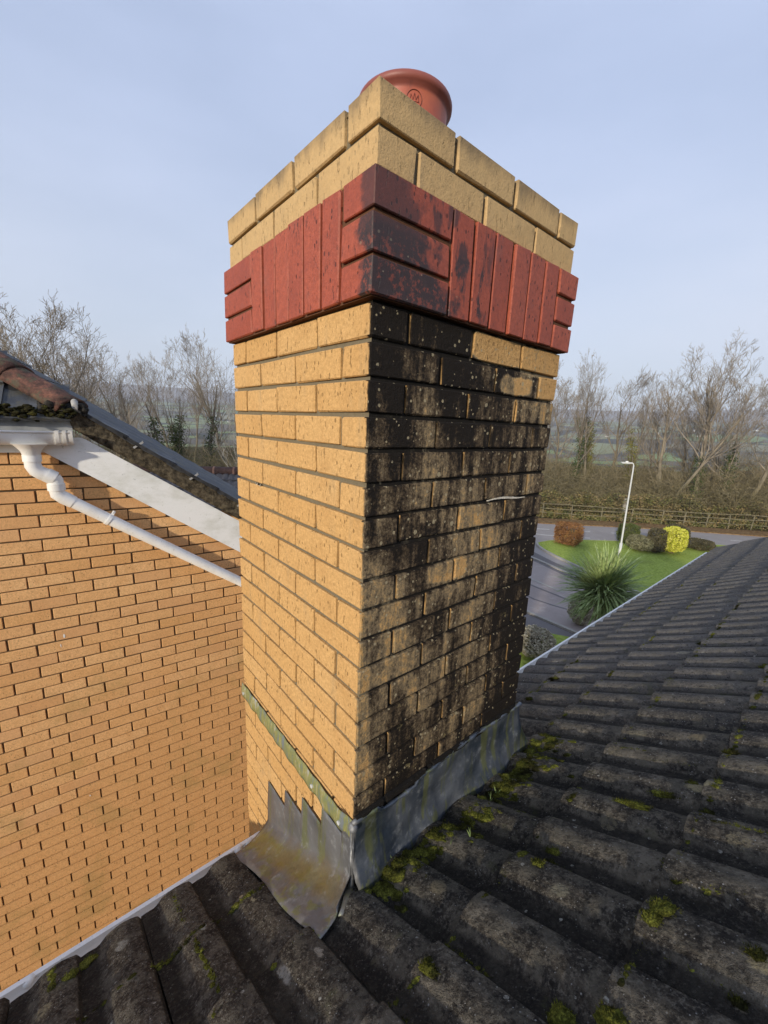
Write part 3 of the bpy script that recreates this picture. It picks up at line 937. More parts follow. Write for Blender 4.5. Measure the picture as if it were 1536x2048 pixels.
# cover strip with nails
t = NT('patinated_lead', 0.6, 0.4)
x_, y_, z_ = t.xyz()
sk = t.noise(1.0, 4, 0.65, t.vmul(t.pos, (60, 60, 12)), 0.5)
c = t.ramp(sk, [(0.34, (0.17, 0.19, 0.20)), (0.48, (0.20, 0.215, 0.085)), (0.58, (0.30, 0.27, 0.10)), (0.68, (0.36, 0.37, 0.36))])
M['patina'] = t.out(c, t.bump(sk, 0.4, 0.004), None, 0.1)
vs_ = []
nx_ = 50
for i in range(nx_):
    u = i / (nx_ - 1); x = -WID - 0.004 + u * (WID + .008)
    zt = -1.283 + (0.020 * max(0, (u - .9) / .1)); zb = -1.345 + 0.016 * max(0, (u - .9) / .1) + .003 * math.sin(i * .9)
    for j in range(5):
        w = j / 4
        vs_.append(wob((x, -0.0055 - 0.003 * math.sin(w * 3.1) - .0015 * math.sin(i * 1.3), zt + (zb - zt) * w), .0015, 40) + UP)
solid('cover_flashing', vs_, grid_faces(nx_, 5), chimney, M['patina'], 0.0025)
nb = MB()
for x in (-0.735, -0.20, -0.055):
    nb.tube([(x, -0.0085, 1.5 - 1.316), (x, -0.014, 1.5 - 1.316)], 0.006, 8)
nb.build('fixing_nails', M['steel'], chimney)
# lump of mortar at the corner joint, bedding above the lead
cl = MB()
for (x, y, z, r_) in ((0.005, -0.008, -1.276, .013),):
    for k in range(1):
        pass
    import_v = []
    nseg = 10
    for i in range(nseg + 1):
        th = math.pi * i / nseg
        for j in range(nseg):
            ph = 2 * math.pi * j / nseg
            p = Vector((math.sin(th) * math.cos(ph), math.sin(th) * math.sin(ph), math.cos(th))) * r_
            p *= 1 + 0.35 * mnoise.noise(p * 60)
            import_v.append(p + Vector((x, y, z)) + UP)
    cl.add(import_v, [(i*nseg+j, i*nseg+(j+1) % nseg, (i+1)*nseg+(j+1) % nseg, (i+1)*nseg+j) for i in range(nseg) for j in range(nseg)])
cl.build('lead_dressing', M['lead'], chimney, True)
bed = MB()
for i in range(150):
    y = rb.uniform(0.0, 0.75); s_ = rb.uniform(.003, .009)
    bed.box(0.001, 0.004 + s_, y - s_, y + s_ * 1.6, 1.5 - 1.258 - s_, 1.5 - 1.258 + s_ * .8)
bm_ = bed.build('mortar_fillet', M['mortar'], chimney); bm_['kind'] = 'stuff'

ef = MB()
for k in range(60):
    u = k / 59; y = .45 + .19 * u + rb.uniform(-.004, .004); hgt = (.0010 + .0024 * max(0, math.sin(u * 3.1)) ** 2) * rb.uniform(.4, 1.2)
    zc = 1.5 - .4480 + .004 * math.sin(u * 5)
    ef.box(-.004, -.0005 + rb.uniform(0, .0015), y - .004, y + .005, zc - hgt, zc + hgt)
for k in range(8):
    x = -.575 + rb.uniform(-.016, .018); ef.box(x - .005, x + .004, -.0025, -.0005, 1.5 - .4535 + rb.uniform(-.003, .003), 1.5 - .4485)
efo = ef.build('lime_bloom', simple('lime', (.62, .58, .50), (.45, .40, .32), 60, .9), chimney); efo['kind'] = 'stuff'

# ------------------------------------------------------------------ own house: wall, tiled roof, gutter
house = empty('tiled_house', (2.0, 3.0, GROUND))
tag(house, 'house with a mossy dark concrete tiled roof sloping past the chimney', 'house')
HO = Vector((2.0, 3.0, GROUND))
def H(name, me, loc=(0, 0, 0), rot=None, parent=None):
    o = bpy.data.objects.new(name, me)
    if parent is None:
        o.location = Vector(loc) - HO; link(o, house)
    else:
        o.location = Vector(loc); link(o, parent)
    if rot is not None: o.rotation_euler = rot
    return o
w_ = MB(); w_.box(-0.28, 3.15, -1.9, 6.75, GROUND, -1.86)
H('wall', raw_mesh('wall', w_.v, w_.f, M['wallbrick']))

XE = -0.527                      # tile tails at the eaves
GX = 0.279                       # gauge along x
BASE = lambda x: -1.520 + RT * x
pitch_ang = math.atan(RT)
rd = MB()
rd.add([(XE + .03, -1.9, BASE(XE + .03) - .04), (1.43, -1.9, BASE(1.43) - .04), (1.43, 6.86, BASE(1.43) - .04), (XE + .03, 6.86, BASE(XE + .03) - .04)], [(0, 1, 2, 3)])
rd.add([(3.39, -1.9, BASE(XE + .03) - .04), (1.43, -1.9, BASE(1.43) - .041), (1.43, 6.86, BASE(1.43) - .041), (3.39, 6.86, BASE(XE + .03) - .04)], [(0, 3, 2, 1)])
roofdeck = H('roof', raw_mesh('roof', rd.v, rd.f, simple('roofing_felt', (0.02, 0.02, 0.02), None, 5)))
TW = 0.306; TH = 0.0195; GS = GX / math.cos(pitch_ang); TL = GS + 0.05

def prof_h(q):
    """height of a double roll tile across its width; one sharp side, one soft side per roll"""
    u = q % 0.153
    if u < 0.036: return 0.0012 * math.sin(u * 70)
    if u < 0.070:
        k = (u - .036) / .034; return 0.0150 * k * k * (3 - 2 * k)
    if u < 0.143:
        k = (u - .070) / .073; return 0.0150 + 0.0065 * math.sin(math.pi * min(1, k * .92 + .04)) - 0.002 * k
    k = (u - .143) / .010
    return max(0.0, (0.0140) * (1 - k ** 1.2))
def tile_mesh(seed):
    rr = random.Random(seed)
    us = []
    for base in (0.0, 0.153):
        us += [base + k for k in (0.0, .018, .036, .045, .053, .061, .070, .084, .098, .112, .126, .136, .143, .1465, .150, .1525)]
    us[0] = 0.0012; us.append(0.3052)
    vv = [0.0, 0.004, 0.05, .11, .18, .25, .31, TL]
    vs_ = []
    sd = Vector((seed * 3.3, seed * 1.7, 0))
    for j, v in enumerate(vv):
        for i, u in enumerate(us):
            nz_ = mnoise.noise(Vector((u * 18, v * 14, 0)) + sd) * 0.0022
            tail = 0.0
            vj = v
            if j == 0:
                vj = v + 0.004 * max(0, mnoise.noise(Vector((u * 30, 3, 0)) + sd)) + (0.012 * max(0, mnoise.noise(Vector((u * 60, 8, 1)) + sd) - .25))
                tail = -0.0035
            h = prof_h(u) * (1 - 0.0 * v) + TH * (1 - vj / GS) + nz_ + tail
            vs_.append((vj, u, h))
    nu = len(us)
    top = [(j*nu+i, (j+1)*nu+i, (j+1)*nu+i+1, j*nu+i+1) for j in range(len(vv)-1) for i in range(nu-1)]
    b0 = len(vs_)
    for i, u in enumerate(us):     # bottom of tail
        p = vs_[i]; vs_.append((p[0] + .002, p[1], p[2] - TH))
    tailf = [(i, i+1, b0+i+1, b0+i) for i in range(nu-1)]
    b1 = len(vs_)
    for j in range(len(vv)):       # right flank
        p = vs_[j*nu + nu-1]; vs_.append((p[0], p[1], p[2] - TH))
    flank = [(j*nu+nu-1, (j+1)*nu+nu-1, b1+j+1, b1+j) for j in range(len(vv)-1)]
    b2 = len(vs_)
    for j in range(len(vv)):       # left flank
        p = vs_[j*nu]; vs_.append((p[0], p[1], p[2] - TH))
    flank2 = [((j+1)*nu, j*nu, b2+j, b2+j+1) for j in range(len(vv)-1)]
    me = raw_mesh('tile', vs_, [tuple(reversed(f)) for f in top] + tailf + flank + flank2, M['tile'], True)
    me.set_sharp_from_angle(angle=R(38))
    return me
tiles = [tile_mesh(k) for k in range(8)]
Y0 = -0.1355 - 0.306 * 5
rt = random.Random(11)
for ci in range(7):
    x = XE + ci * GX
    yshift = 0.0
    for ri in range(28):
        y = Y0 + ri * TW
        if y > 6.70: continue
        if -0.02 < y and y + TW < WID and x + GX < -0.05 and x > -0.6: continue
        o = H('tile', rt.choice(tiles), parent=roofdeck,
              loc=Vector((x + (.028 if ci == 0 else 0) + rt.uniform(-.004, .004), y + rt.uniform(-.0015, .0015), BASE(x + (.028 if ci == 0 else 0)) + rt.uniform(-.001, .0025))))
        o.rotation_euler = Matrix.Rotation(-pitch_ang + rt.uniform(-.004, .004), 3, 'Y').to_euler()
        o.rotation_euler.z += rt.uniform(-.005, .005)
roofdeck.location = -HO
for o in list(roofdeck.children): pass

# ridge line beyond the frame, closing the roof
rg = MB()
rg.tube([(1.43, -1.9, BASE(1.43) + .0), (1.43, 6.86, BASE(1.43) + .0)], 0.12, 14)
rg.build('ridge_tiles', M['tile'], roofdeck, True)

# moss tufts
class Moss:
    def __init__(s): s.m = MB(); s.r = random.Random(3)
    def blob(s, x, y, z, rx, ry, rz, fuzz=30, ang=0.0):
        r = s.r
        nu, nv = 9, 6
        vs_ = []
        sd = Vector((r.uniform(0, 50), r.uniform(0, 50), 0))
        ca, sa = math.cos(ang), math.sin(ang)
        for j in range(nv):
            th = (math.pi / 2) * j / (nv - 1)
            for i in range(nu):
                ph = 2 * math.pi * i / nu
                d = Vector((math.cos(th) * math.cos(ph), math.cos(th) * math.sin(ph), math.sin(th)))
                k = 1 + 0.45 * mnoise.noise(d * 2.2 + sd)
                px, py = d.x * rx * k, d.y * ry * k
                px, py = px * ca - py * sa, px * sa + py * ca
                vs_.append((x + px, y + py, z - .004 + RT * px + d.z * rz * k))
        s.m.add(vs_, [(j*nu+i, j*nu+(i+1) % nu, (j+1)*nu+(i+1) % nu, (j+1)*nu+i) for j in range(nv-1) for i in range(nu)])
        for _ in range(fuzz):
            ph = r.uniform(0, 2 * math.pi); th = math.asin(r.uniform(0.02, 1))
            d = Vector((math.cos(th) * math.cos(ph), math.cos(th) * math.sin(ph), math.sin(th)))
            k = 1 + 0.45 * mnoise.noise(d * 2.2 + sd)
            px, py = d.x * rx * k, d.y * ry * k
            px, py = px * ca - py * sa, px * sa + py * ca
            p = Vector((x + px, y + py, z - .004 + RT * px + d.z * rz * k))
            dd = (Vector((d.x, d.y, d.z * .8 + .5)) + Vector((r.uniform(-.4, .4), r.uniform(-.4, .4), r.uniform(-.2, .4)))).normalized()
            L = r.uniform(.003, .0075); wv = dd.orthogonal().normalized() * .0011
            s.m.add([p - wv, p + wv, p + dd * L], [(0, 1, 2)])
moss = Moss()
def crest(y):  # height of the tile profile at y above the pan plane
    return prof_h((y - Y0) % TW)
def surf(x, y):
    k = ((x - XE) % GX)
    return BASE(x) + (crest(y) + TH * (1 - k / math.cos(pitch_ang) / GS)) / math.cos(pitch_ang)
mr_ = random.Random(21)
big = [(0.452, 0.600, .050, .016, .014), (0.494, 0.690, .036, .011, .010), (0.360, 0.365, .020, .016, .012), (0.359, 0.290, .016, .014, .011), (0.375, .325, .014, .012, .012),
       (0.599, 0.290, .022, .024, .016), (0.590, .26, .018, .018, .012), (0.536, 0.036, .020, .020, .020), (0.598, 0.066, .022, .018, .018), (0.323, -0.051, .022, .012, .014),
       (0.305, -0.140, .014, .012, .012), (0.543, 0.757, .012, .010, .008), (0.599, 0.638, .014, .012, .012), (0.580, 0.431, .016, .020, .010), (0.588, .46, .016, .016, .010),
       (0.090, 0.935, .026, .018, .012), (0.307, 0.880, .018, .018, .016), (0.29, .93, .016, .015, .013), (0.592, 0.925, .018, .014, .012), (-0.461, -0.584, .024, .030, .014), (-.43, -.62, .02, .02, .01),
       (0.725, 0.279, .014, .014, .010), (0.103, 0.175, .014, .013, .010), (.72, .20, .012, .012, .01), (.31, 1.27, .018, .012, .01), (.29, 1.60, .02, .014, .01), (.03, 1.33, .02, .013, .01), (.58, 1.25, .022, .015, .012), (.57, 1.75, .02, .015, .012),
       (-.22, 1.3, .02, .013, .01), (-.24, 1.6, .03, .014, .01), (.02, 1.75, .024, .014, .01), (.3, 2.1, .03, .018, .012)]
for (x, y, rx, ry, rz) in big:
    moss.blob(x, y, surf(x, y), rx, ry, rz, 150)
# cushions that run along the foot of the stained face
for k in range(120):
    y = mr_.uniform(0.03, 0.92); x = 0.045 + abs(mr_.gauss(0, .035)) + (.03 if .3 < y < .8 else 0)
    s_ = mr_.uniform(.008, .020)
    moss.blob(x, y, surf(x, y), s_ * 1.3, s_, s_ * .7, 30)
for k in range(240):
    y = mr_.uniform(0.0, 0.90); x = 0.04 + abs(mr_.gauss(0, .05)) + (.05 * math.sin(max(0, y - .2) * 4) if .2 < y < .95 else 0)
    s_ = mr_.uniform(.004, .012)
    moss.blob(x, y, surf(x, y), s_ * 1.5, s_, s_ * .8, 8)
# thin lines in butt joints and side laps
def moss_line(x0, y0, x1, y1, n, s_, amp=.004):
    for k in range(n):
        u = (k + mr_.random() * .8) / n
        x = x0 + (x1 - x0) * u + mr_.uniform(-amp, amp); y = y0 + (y1 - y0) * u + mr_.uniform(-amp, amp)
        q = s_ * mr_.uniform(.5, 1.2)
        moss.blob(x, y, surf(x, y) + .001, q * 1.4, q * 1.1, q * .8, 9)
moss_line(-0.49, -.352, -0.32, -.352, 26, .0075)
moss_line(-0.22, -.352, -0.02, -.352, 20, .0055)
moss_line(-0.235, -.44, -0.235, -.36, 14, .005)
moss_line(-0.235, -.25, -0.235, -.155, 10, .0028)
moss_line(-0.02, -.52, -0.02, -.42, 14, .006)
moss_line(-0.50, -.66, -0.42, -.655, 12, .008)
moss_line(.59, .38, .69, .395, 16, .006)
moss_line(.60, .59, .74, .60, 18, .0045)
moss_line(.60, .94, .80, .945, 18, .005)
moss_line(.42, .85, .54, .855, 14, .005)
moss_line(.33, .88, .40, .885, 8, .004)
moss_line(.595, .21, .72, .215, 12, .006)
for ci in range(1, 5):
    xb = XE + ci * GX
    for k in range(26):
        y = mr_.uniform(-.8, 5.5)
        if xb < 0.02 and -.1 < y < .8: continue
        L = mr_.uniform(.01, .05)
        moss_line(xb + .005, y, xb + .005, y + L, max(2, int(L * 160)), .005, .003)
for ci in range(1, 6):
    xb = XE + ci * GX - .003
    y = -.95
    while y < 3.4:
        u_ = (y - Y0) % .153
        if mr_.random() < (.85 if (u_ < .05 or u_ > .14) else .42) and not (xb < .02 and -.1 < y < .8):
            q = mr_.uniform(.0022, .0060) * (1.7 if mr_.random() < .12 else 1)
            moss.blob(xb + .003 + mr_.uniform(-.001, .005), y, surf(xb + .004, y), q * 1.2, q * 1.7, q * .75, 4)
        y += mr_.uniform(.006, .012)
for k in range(110):
    ri = mr_.randint(0, 20); y = Y0 + (ri + mr_.choice((0, .5))) * TW + .003
    if y < -.7: continue
    x = mr_.uniform(-.45, .95)
    if x < 0.06 and -.12 < y < .8: continue
    L = mr_.uniform(.03, .14)
    moss_line(x, y, x + L, y, int(L * 150) + 2, .0042, .002)
mo = moss.m.build('moss', M['moss'], roofdeck, True); mo['kind'] = 'stuff'
# blades of grass rooted in the moss beside the stack
gb = MB()
for (gx, gy) in ((.09, .50), (.10, .52), (.11, .47), (.03, .12), (.13, .25), (.16, .30)):
    for k in range(3):
        p = Vector((gx, gy, surf(gx, gy))); d = Vector((mr_.uniform(-.3, .3), mr_.uniform(-.3, .3), 1)).normalized()
        L = mr_.uniform(.02, .045); w = Vector((.0007, .0007, 0))
        gb.add([p - w, p + w, p + d * L * .6 + w * .6, p + d * L + Vector((d.x, d.y, -.2)) * .01], [(0, 1, 2, 3)])
go = gb.build('grass_blades', simple('grass_blade', (0.16, 0.22, 0.08)), roofdeck); go['kind'] = 'stuff'

# gutter (two runs, interrupted by the stack)
def gutter_profile():
    pts = []
    for k in range(13):
        a = math.pi * k / 12
        pts.append((-math.cos(a) * 0.054, -math.sin(a) * 0.052))
    return [(-0.066, 0.001), (-0.066, 0.008), (-0.054, 0.008)] + pts + [(0.054, 0.012)]
def gutter(name, y0, y1, parent):
    pr = gutter_profile()
    vs_ = []
    ys = [y0, y1]
    for y in ys:
        for (px, pz) in pr: vs_.append((-0.562 + px, y, -1.905 + pz))
    o = solid(name, vs_, grid_faces(2, len(pr)), parent, M['white'], 0.003, False)
    return o
g1 = gutter('gutter', -1.9, -0.004, None); g1.parent = house; g1.location = -HO
g2 = gutter('gutter', WID + .006, 6.95, None); g2.parent = house; g2.location = -HO
ln = MB()
for y0, y1 in ((-1.9, -.006), (WID + .008, 6.94)):
    ln.box(-.598, -.512, y0, y1, -1.9505, -1.9485)
lo = ln.build('gutter_silt', M['grey'], g1)
for (yy) in (-0.72, -0.052, -0.095):
    b_ = MB()
    pts = [wob((-0.618 + .006 * math.sin(k), yy - .014 + .028 * k / 5, -1.905), .004, 60) for k in range(6)]
    b_.tube(pts, [.006, .010, .011, .009, .011, .005], 8)
    b_.build('sealant', M['foam'], g1, True)
b_ = MB()
b_.tube([wob((-0.614 + .03 * k / 4, -.030 + .024 * k / 4, -1.902 + .004 * k), .003, 60) for k in range(5)], [.006, .010, .008, .010, .005], 8)
b_.build('sealant', M['foam'], g1, True)
# fascia under the tiles
fa = MB(); fa.box(-.484, -.466, -1.9, 6.9, -2.02, -1.835)
H('fascia', raw_mesh('fascia', fa.v, fa.f, M['board']))

# ------------------------------------------------------------------ neighbouring house
AZ = R(4.5)
DR = Vector((math.sin(AZ), math.cos(AZ), 0)); NR = Vector((math.cos(AZ), -math.sin(AZ), 0))
NO = -2.355
nb_h = empty('neighbouring_house', NR * NO + Vector((0, 0, GROUND)), -AZ)
tag(nb_h, 'house with an orange brick wall, white bargeboard and white downpipe', 'house')
# local frame of this empty: x = off (towards camera), y = s (along the wall), z above ground
ZL = -GROUND
wallm = MB()
wallm.box(-3.3, -.010, -3.2, 2.0, 0, ZL - 2.15)
wallm.add([(-.010, -3.2, ZL - 2.15), (-.010, 2.0, ZL - 2.15), (-.010, -.56, ZL - .45), (-.010, -3.2, ZL - .45)], [(0, 1, 2, 3)])
nwall = wallm.build('wall', M['wallmortar'], nb_h)
wb = [brick_mesh('brick', .102, .2155, .0655, M['wallbrick'], 500 + k, .0022, .0010) for k in range(8)]
rw = random.Random(9)
restb = MB()
cnt = 0
def top_at(s):
    return -.40 if s < -.60 else -.50 - .69 * (s + .55)
for row in range(-9, 68):
    zc = -1.083 - 0.075 * row + 0.0375
    A = (row % 2 == 0)
    s0 = (-.769 if A else -.863)
    for m_ in range(-11, 23):
        sc = s0 + .2247 * m_ + .1124
        if zc + .03 > top_at(sc + .09): continue
        if sc > 1.88 or sc < -3.1: continue
        left_lim = -.80 - (abs(zc) - .45) * .20 - .12
        vis = (sc > left_lim - .10) and (sc < .58) and (zc > -3.15 + (sc + 1.2) * .62)
        if vis and cnt < 300:
            cnt += 1
            o = place('brick', rw.choice(wb), nwall, (-.0505 + rw.uniform(-.001, .0012), sc + rw.uniform(-.0015, .0015), zc + ZL + rw.uniform(-.001, .001)))
            o.rotation_euler = (rw.uniform(-.005, .005), 0, rw.choice((0, math.pi)) + rw.uniform(-.003, .003))
        else:
            restb.box(-.10, .0, sc - .1075, sc + .1075, zc + ZL - .0328, zc + ZL + .0328)
rbk = restb.build('outer_brickwork', M['wallbrick'], nwall); rbk['kind'] = 'stuff'
# white scars on the wall
sc_ = MB()
for (s, z, a, b2) in ((-.726, -1.655, .006, .014), (-.748, -1.715, .003, .012), (-.70, -2.9, .004, .006)):
    vs_ = []
    for k in range(9):
        an = 2 * math.pi * k / 9
        vs_.append((.0025, s + a * math.cos(an) * rw.uniform(.7, 1.2), z + ZL + b2 * math.sin(an) * rw.uniform(.7, 1.2)))
    sc_.add(vs_, [tuple(range(9))])
sc_.build('filler_spots', M['foam'], nwall)

# roof: slope falling along the wall (verge) and slope rising from the gutter, meeting at a hip
TP = 0.68
tp_ang = math.atan(TP)
def Z1n(s): return -.602 - TP * s + ZL
deck = MB()
deck.add([(.03, -.55, Z1n(-.55) - .035), (.03, 2.0, Z1n(2.0) - .035), (-3.3, 2.0, Z1n(2.0) - .035), (-3.3, -2.2, Z1n(-2.2) - .035), (-1.62, -2.2, Z1n(-2.2) - .035)], [(0, 1, 2, 3, 4)])
deck.add([(.06, -2.2, Z1n(-.55) - .05), (.06, -.55, Z1n(-.55) - .05), (-1.59, -2.2, Z1n(-.55) + 1.65 * TP - .05)], [(0, 1, 2)])
nroof = deck.build('roof', simple('dark_underlay', (.03, .03, .03), None, 4), nb_h)
M['slate'] = None
t = NT('grey_tile', 0.6, 0.45)
a_ = t.noise(8, 5, 0.65)
c = t.ramp(a_, [(0.35, (0.045, 0.050, 0.060)), (0.55, (0.085, 0.090, 0.10)), (0.75, (0.14, 0.14, 0.135))])
c = t.mix(t.math('MULTIPLY', t.mr(t.noise(14, 5, .7), .48, .6), .65), c, (0.115, 0.105, 0.065))
c = t.mix(t.math('MULTIPLY', t.rand(), .55), c, (0.035, 0.038, 0.048))
M['slate'] = t.out(c, t.bump(t.noise(70, 4, .7), .5, .005))
def flat_tile(seed, L=.38, W=.30, T=.020):
    rr = random.Random(seed); b_ = MB()
    # runs down +y, lies across x; small central roll
    nu = 9; vs_ = []
    for j, v in enumerate((0, .01, .2, L)):
        for i in range(nu):
            u = W * i / (nu - 1)
            h = .011 * math.exp(-((u - W * .5) / .028) ** 2) + .011 * math.exp(-((u - W * .0) / .025) ** 2) + rr.uniform(-.001, .001)
            h += T * (1 - v / .32) * 1.0
            vs_.append((u, -v, h - (.002 if j == 0 else 0)))
    top = [(j*nu+i, j*nu+i+1, (j+1)*nu+i+1, (j+1)*nu+i) for j in range(3) for i in range(nu-1)]
    b0 = len(vs_)
    for i in range(nu): vs_.append((vs_[i][0], vs_[i][1], vs_[i][2] - T))
    tf = [(i, b0+i, b0+i+1, i+1) for i in range(nu-1)]
    b1 = len(vs_)
    for j in range(4): p = vs_[j*nu+nu-1]; vs_.append((p[0], p[1], p[2] - T))
    fl = [(j*nu+nu-1, b1+j, b1+j+1, (j+1)*nu+nu-1) for j in range(3)]
    return raw_mesh('tile', vs_, top + tf + fl, M['slate'])
ft = [flat_tile(k) for k in range(4)]
ds = .32 * math.cos(tp_ang)
for ci in range(-7, 16):
    s = -.29 + ci * ds
    if s > 2.1: continue
    for k in range(13):
        off = .055 - .30 * (k + 1)
        if s < -.40 + (off + .3): continue
        o = place('tile', rw.choice(ft), nroof, (off, s, Z1n(s) + .003))
        o.rotation_euler = (-tp_ang + rw.uniform(-.004, .004), 0, 0)
# second slope: tiles rising away from the gutter
for cj in range(5):
    off = .10 - cj * ds
    for k in range(5):
        s = -.56 - .30 * (k + 1)
        if s + .3 > -.50 + off + .06: continue
        o = place('tile', rw.choice(ft), nroof)
        zz = Z1n(-.55) + (-(off) * TP) - .012
        # local: x across -> along s ; -y up-slope
        X = Vector((0, 1, 0)); Yd = Vector((1, 0, -TP)).normalized(); Zd = X.cross(Yd)
        if Zd.z < 0:
            X = -X; Zd = X.cross(Yd)
            o.matrix_local = Matrix(((X.x, Yd.x, Zd.x, off), (X.y, Yd.y, Zd.y, s + .3), (X.z, Yd.z, Zd.z, zz), (0, 0, 0, 1)))
        else:
            o.matrix_local = Matrix(((X.x, Yd.x, Zd.x, off), (X.y, Yd.y, Zd.y, s), (X.z, Yd.z, Zd.z, zz), (0, 0, 0, 1)))
# hip tiles, red-brown with moss
t = NT('hip_tile', 0.85, 0.2)
x_, y_, z_ = t.xyz()
a_ = t.noise(16, 5, 0.7)
c = t.ramp(a_, [(0.34, (0.040, 0.026, 0.022)), (0.5, (0.115, 0.058, 0.043)), (0.62, (0.20, 0.090, 0.062)), (0.76, (0.36, 0.19, 0.09))])
c = t.mix(t.math('MULTIPLY', t.mr(t.noise(13, 5, .75), .50, .60), .75), c, (0.085, 0.080, 0.052))
M['hip'] = t.out(c, t.bump(t.noise(60, 5, .75), .9, .006))
hipd = Vector((-1, -1, TP)).normalized()
hip0 = Vector((.02, -.555, Z1n(-.55) - .035))
for k in range(5):
    p0 = hip0 + hipd * (.40 * k); p1 = p0 + hipd * .44
    side = hipd.cross(Vector((0, 0, 1))).normalized(); upv = side.cross(hipd).normalized()
    vs_ = []
    for j in range(7):
        q = p0.lerp(p1, j / 6)
        for i in range(13):
            a = math.pi * i / 12
            rr_ = .100 if j else .104
            rr_ += .004 * mnoise.noise(q * 20 + Vector((i, k, 0))) * 1.5
            vs_.append(q + side * math.cos(a) * rr_ + upv * (math.sin(a) * rr_ * .82 + .012 * (1 - j / 6)))
    b0 = len(vs_)
    fs = grid_faces(7, 13)
    o = place('hip_tile', raw_mesh('hip_tile', vs_, fs, M['hip'], True), nroof)
    md = o.modifiers.new('solid', 'SOLIDIFY'); md.thickness = .014; md.offset = -1
# crumbling mortar, moss and a metal hip iron at the corner
ms = MB()
def lump(m, c_, r_, sx=1, sy=1, sz=1, seed=0):
    vs_ = []; n_ = 8
    for i in range(n_ + 1):
        th = math.pi * i / n_
        for j in range(n_):
            ph = 2 * math.pi * j / n_
            d = Vector((math.sin(th) * math.cos(ph), math.sin(th) * math.sin(ph), math.cos(th)))
            k = r_ * (1 + .5 * mnoise.noise(d * 2 + Vector((seed, seed * 2.2, 0))))
            vs_.append((c_[0] + d.x * k * sx, c_[1] + d.y * k * sy, c_[2] + d.z * k * sz))
    m.add(vs_, [(i*n_+j, i*n_+(j+1) % n_, (i+1)*n_+(j+1) % n_, (i+1)*n_+j) for i in range(n_) for j in range(n_)])
for k in range(420):
    lump(ms, (.085 + rw.uniform(-.05, .03), -.54 - rw.uniform(0, .75), Z1n(-.55) - .030 + rw.gauss(0, .018)), rw.uniform(.004, .014), 1, 1.6, .8, seed=k)
mm = NT('dark_moss', 1, .05)
a_ = mm.noise(34, 4, .7)
M['darkmoss'] = mm.out(mm.ramp(a_, [(0.35, (.010, .009, .007)), (0.55, (.035, .032, .014)), (.62, (.09, .085, .02)), (.75, (.06, .04, .02))]), mm.bump(mm.noise(150, 3), 1, .006))
mo2 = ms.build('eaves_moss', M['darkmoss'], nroof, True); mo2['kind'] = 'stuff'
m_ = MB()
for k in range(80):
    lump(m_, (.04 + rw.uniform(-.05, .04), -.58 + rw.uniform(-.12, .10), Z1n(-.55) - .012 + rw.uniform(-.032, .028)), rw.uniform(.010, .022), seed=k + 90)
m_.build('hip_mortar', simple('black_mortar', (.018, .016, .014), (.05, .045, .038), 40, 1, .1, .8, .01), nroof, True)
hi = MB()
vs_ = []
for k in range(8):
    a = -1.2 + 2.4 * k / 7
    vs_.append((.085 + .006 * math.cos(a), -.535 + .018 * math.sin(a), Z1n(-.55) + .028 + .024 * math.cos(a)))
    vs_.append((.085 + .012, -.535 + .012 * math.sin(a), Z1n(-.55) - .020 + .010 * math.cos(a)))
solid('hip_iron', vs_, [(2*k, 2*k+1, 2*k+3, 2*k+2) for k in range(7)], nroof, M['clip'], .003)
# verge: undercloak mortar, tile edges and clips
vg = MB()
nsg = 60
vs_ = []
for i in range(nsg + 1):
    s = -.565 + 1.965 * i / nsg
    z = Z1n(s)
    for (ox, oz) in ((.052, -.004), (.058, -.020), (.056, -.052), (.050, -.092), (.040, -.128), (.01, -.128)):
        vs_.append(Vector(wob((ox, s, z + oz), .010, 30)))
vg.add(vs_, grid_faces(nsg + 1, 6))
t = NT('verge_mortar', 0.95, .1)
a_ = t.noise(28, 5, .75)
M['verge'] = t.out(t.ramp(a_, [(0.36, (.028, .024, .018)), (0.5, (.085, .070, .048)), (.62, (.15, .125, .085)), (.74, (.10, .10, .04))]), t.bump(a_, .9, .012))
vg.build('verge_mortar', M['verge'], nroof, True)
te = MB()
for ci in range(0, 7):
    s = -.29 + (ci - 0) * ds
    L = ds + .02
    for u in (0,):
        M4 = Matrix.Translation((0.03, s, Z1n(s) + .012)) @ Matrix.Rotation(-tp_ang, 4, 'X')
        te.box(-.05, .042, -L / math.cos(tp_ang), 0, -.016, .004, M4)
te.build('verge_tile_edge', simple('dark_tile_edge', (.022, .022, .024), (.05, .05, .05), 30), nroof)
for s in (-.545, -.234, .080, .393):
    c_ = MB()
    z = Z1n(s) + .006
    M4 = Matrix.Translation((.068, s, z)) @ Matrix.Rotation(-tp_ang + R(68), 4, 'X')
    c_.box(-.002, .002, -.034, .034, -.006, .006, M4)
    c_.box(-.022, .002, .030, .034, -.006, .006, M4)
    c_.build('verge_clip', M['clip'], nroof)

_ax = Vector((0, 1, -TP)).normalized(); _p = Vector((.05, 0, Z1n(0)))
_m = Matrix.Translation(_p) @ Matrix.Rotation(.034, 4, _ax) @ Matrix.Translation(-_p)
if (_m @ Vector((-2, 0, Z1n(0)))).z < Z1n(0): _m = Matrix.Translation(_p) @ Matrix.Rotation(-.034, 4, _ax) @ Matrix.Translation(-_p)
nroof.matrix_local = _m
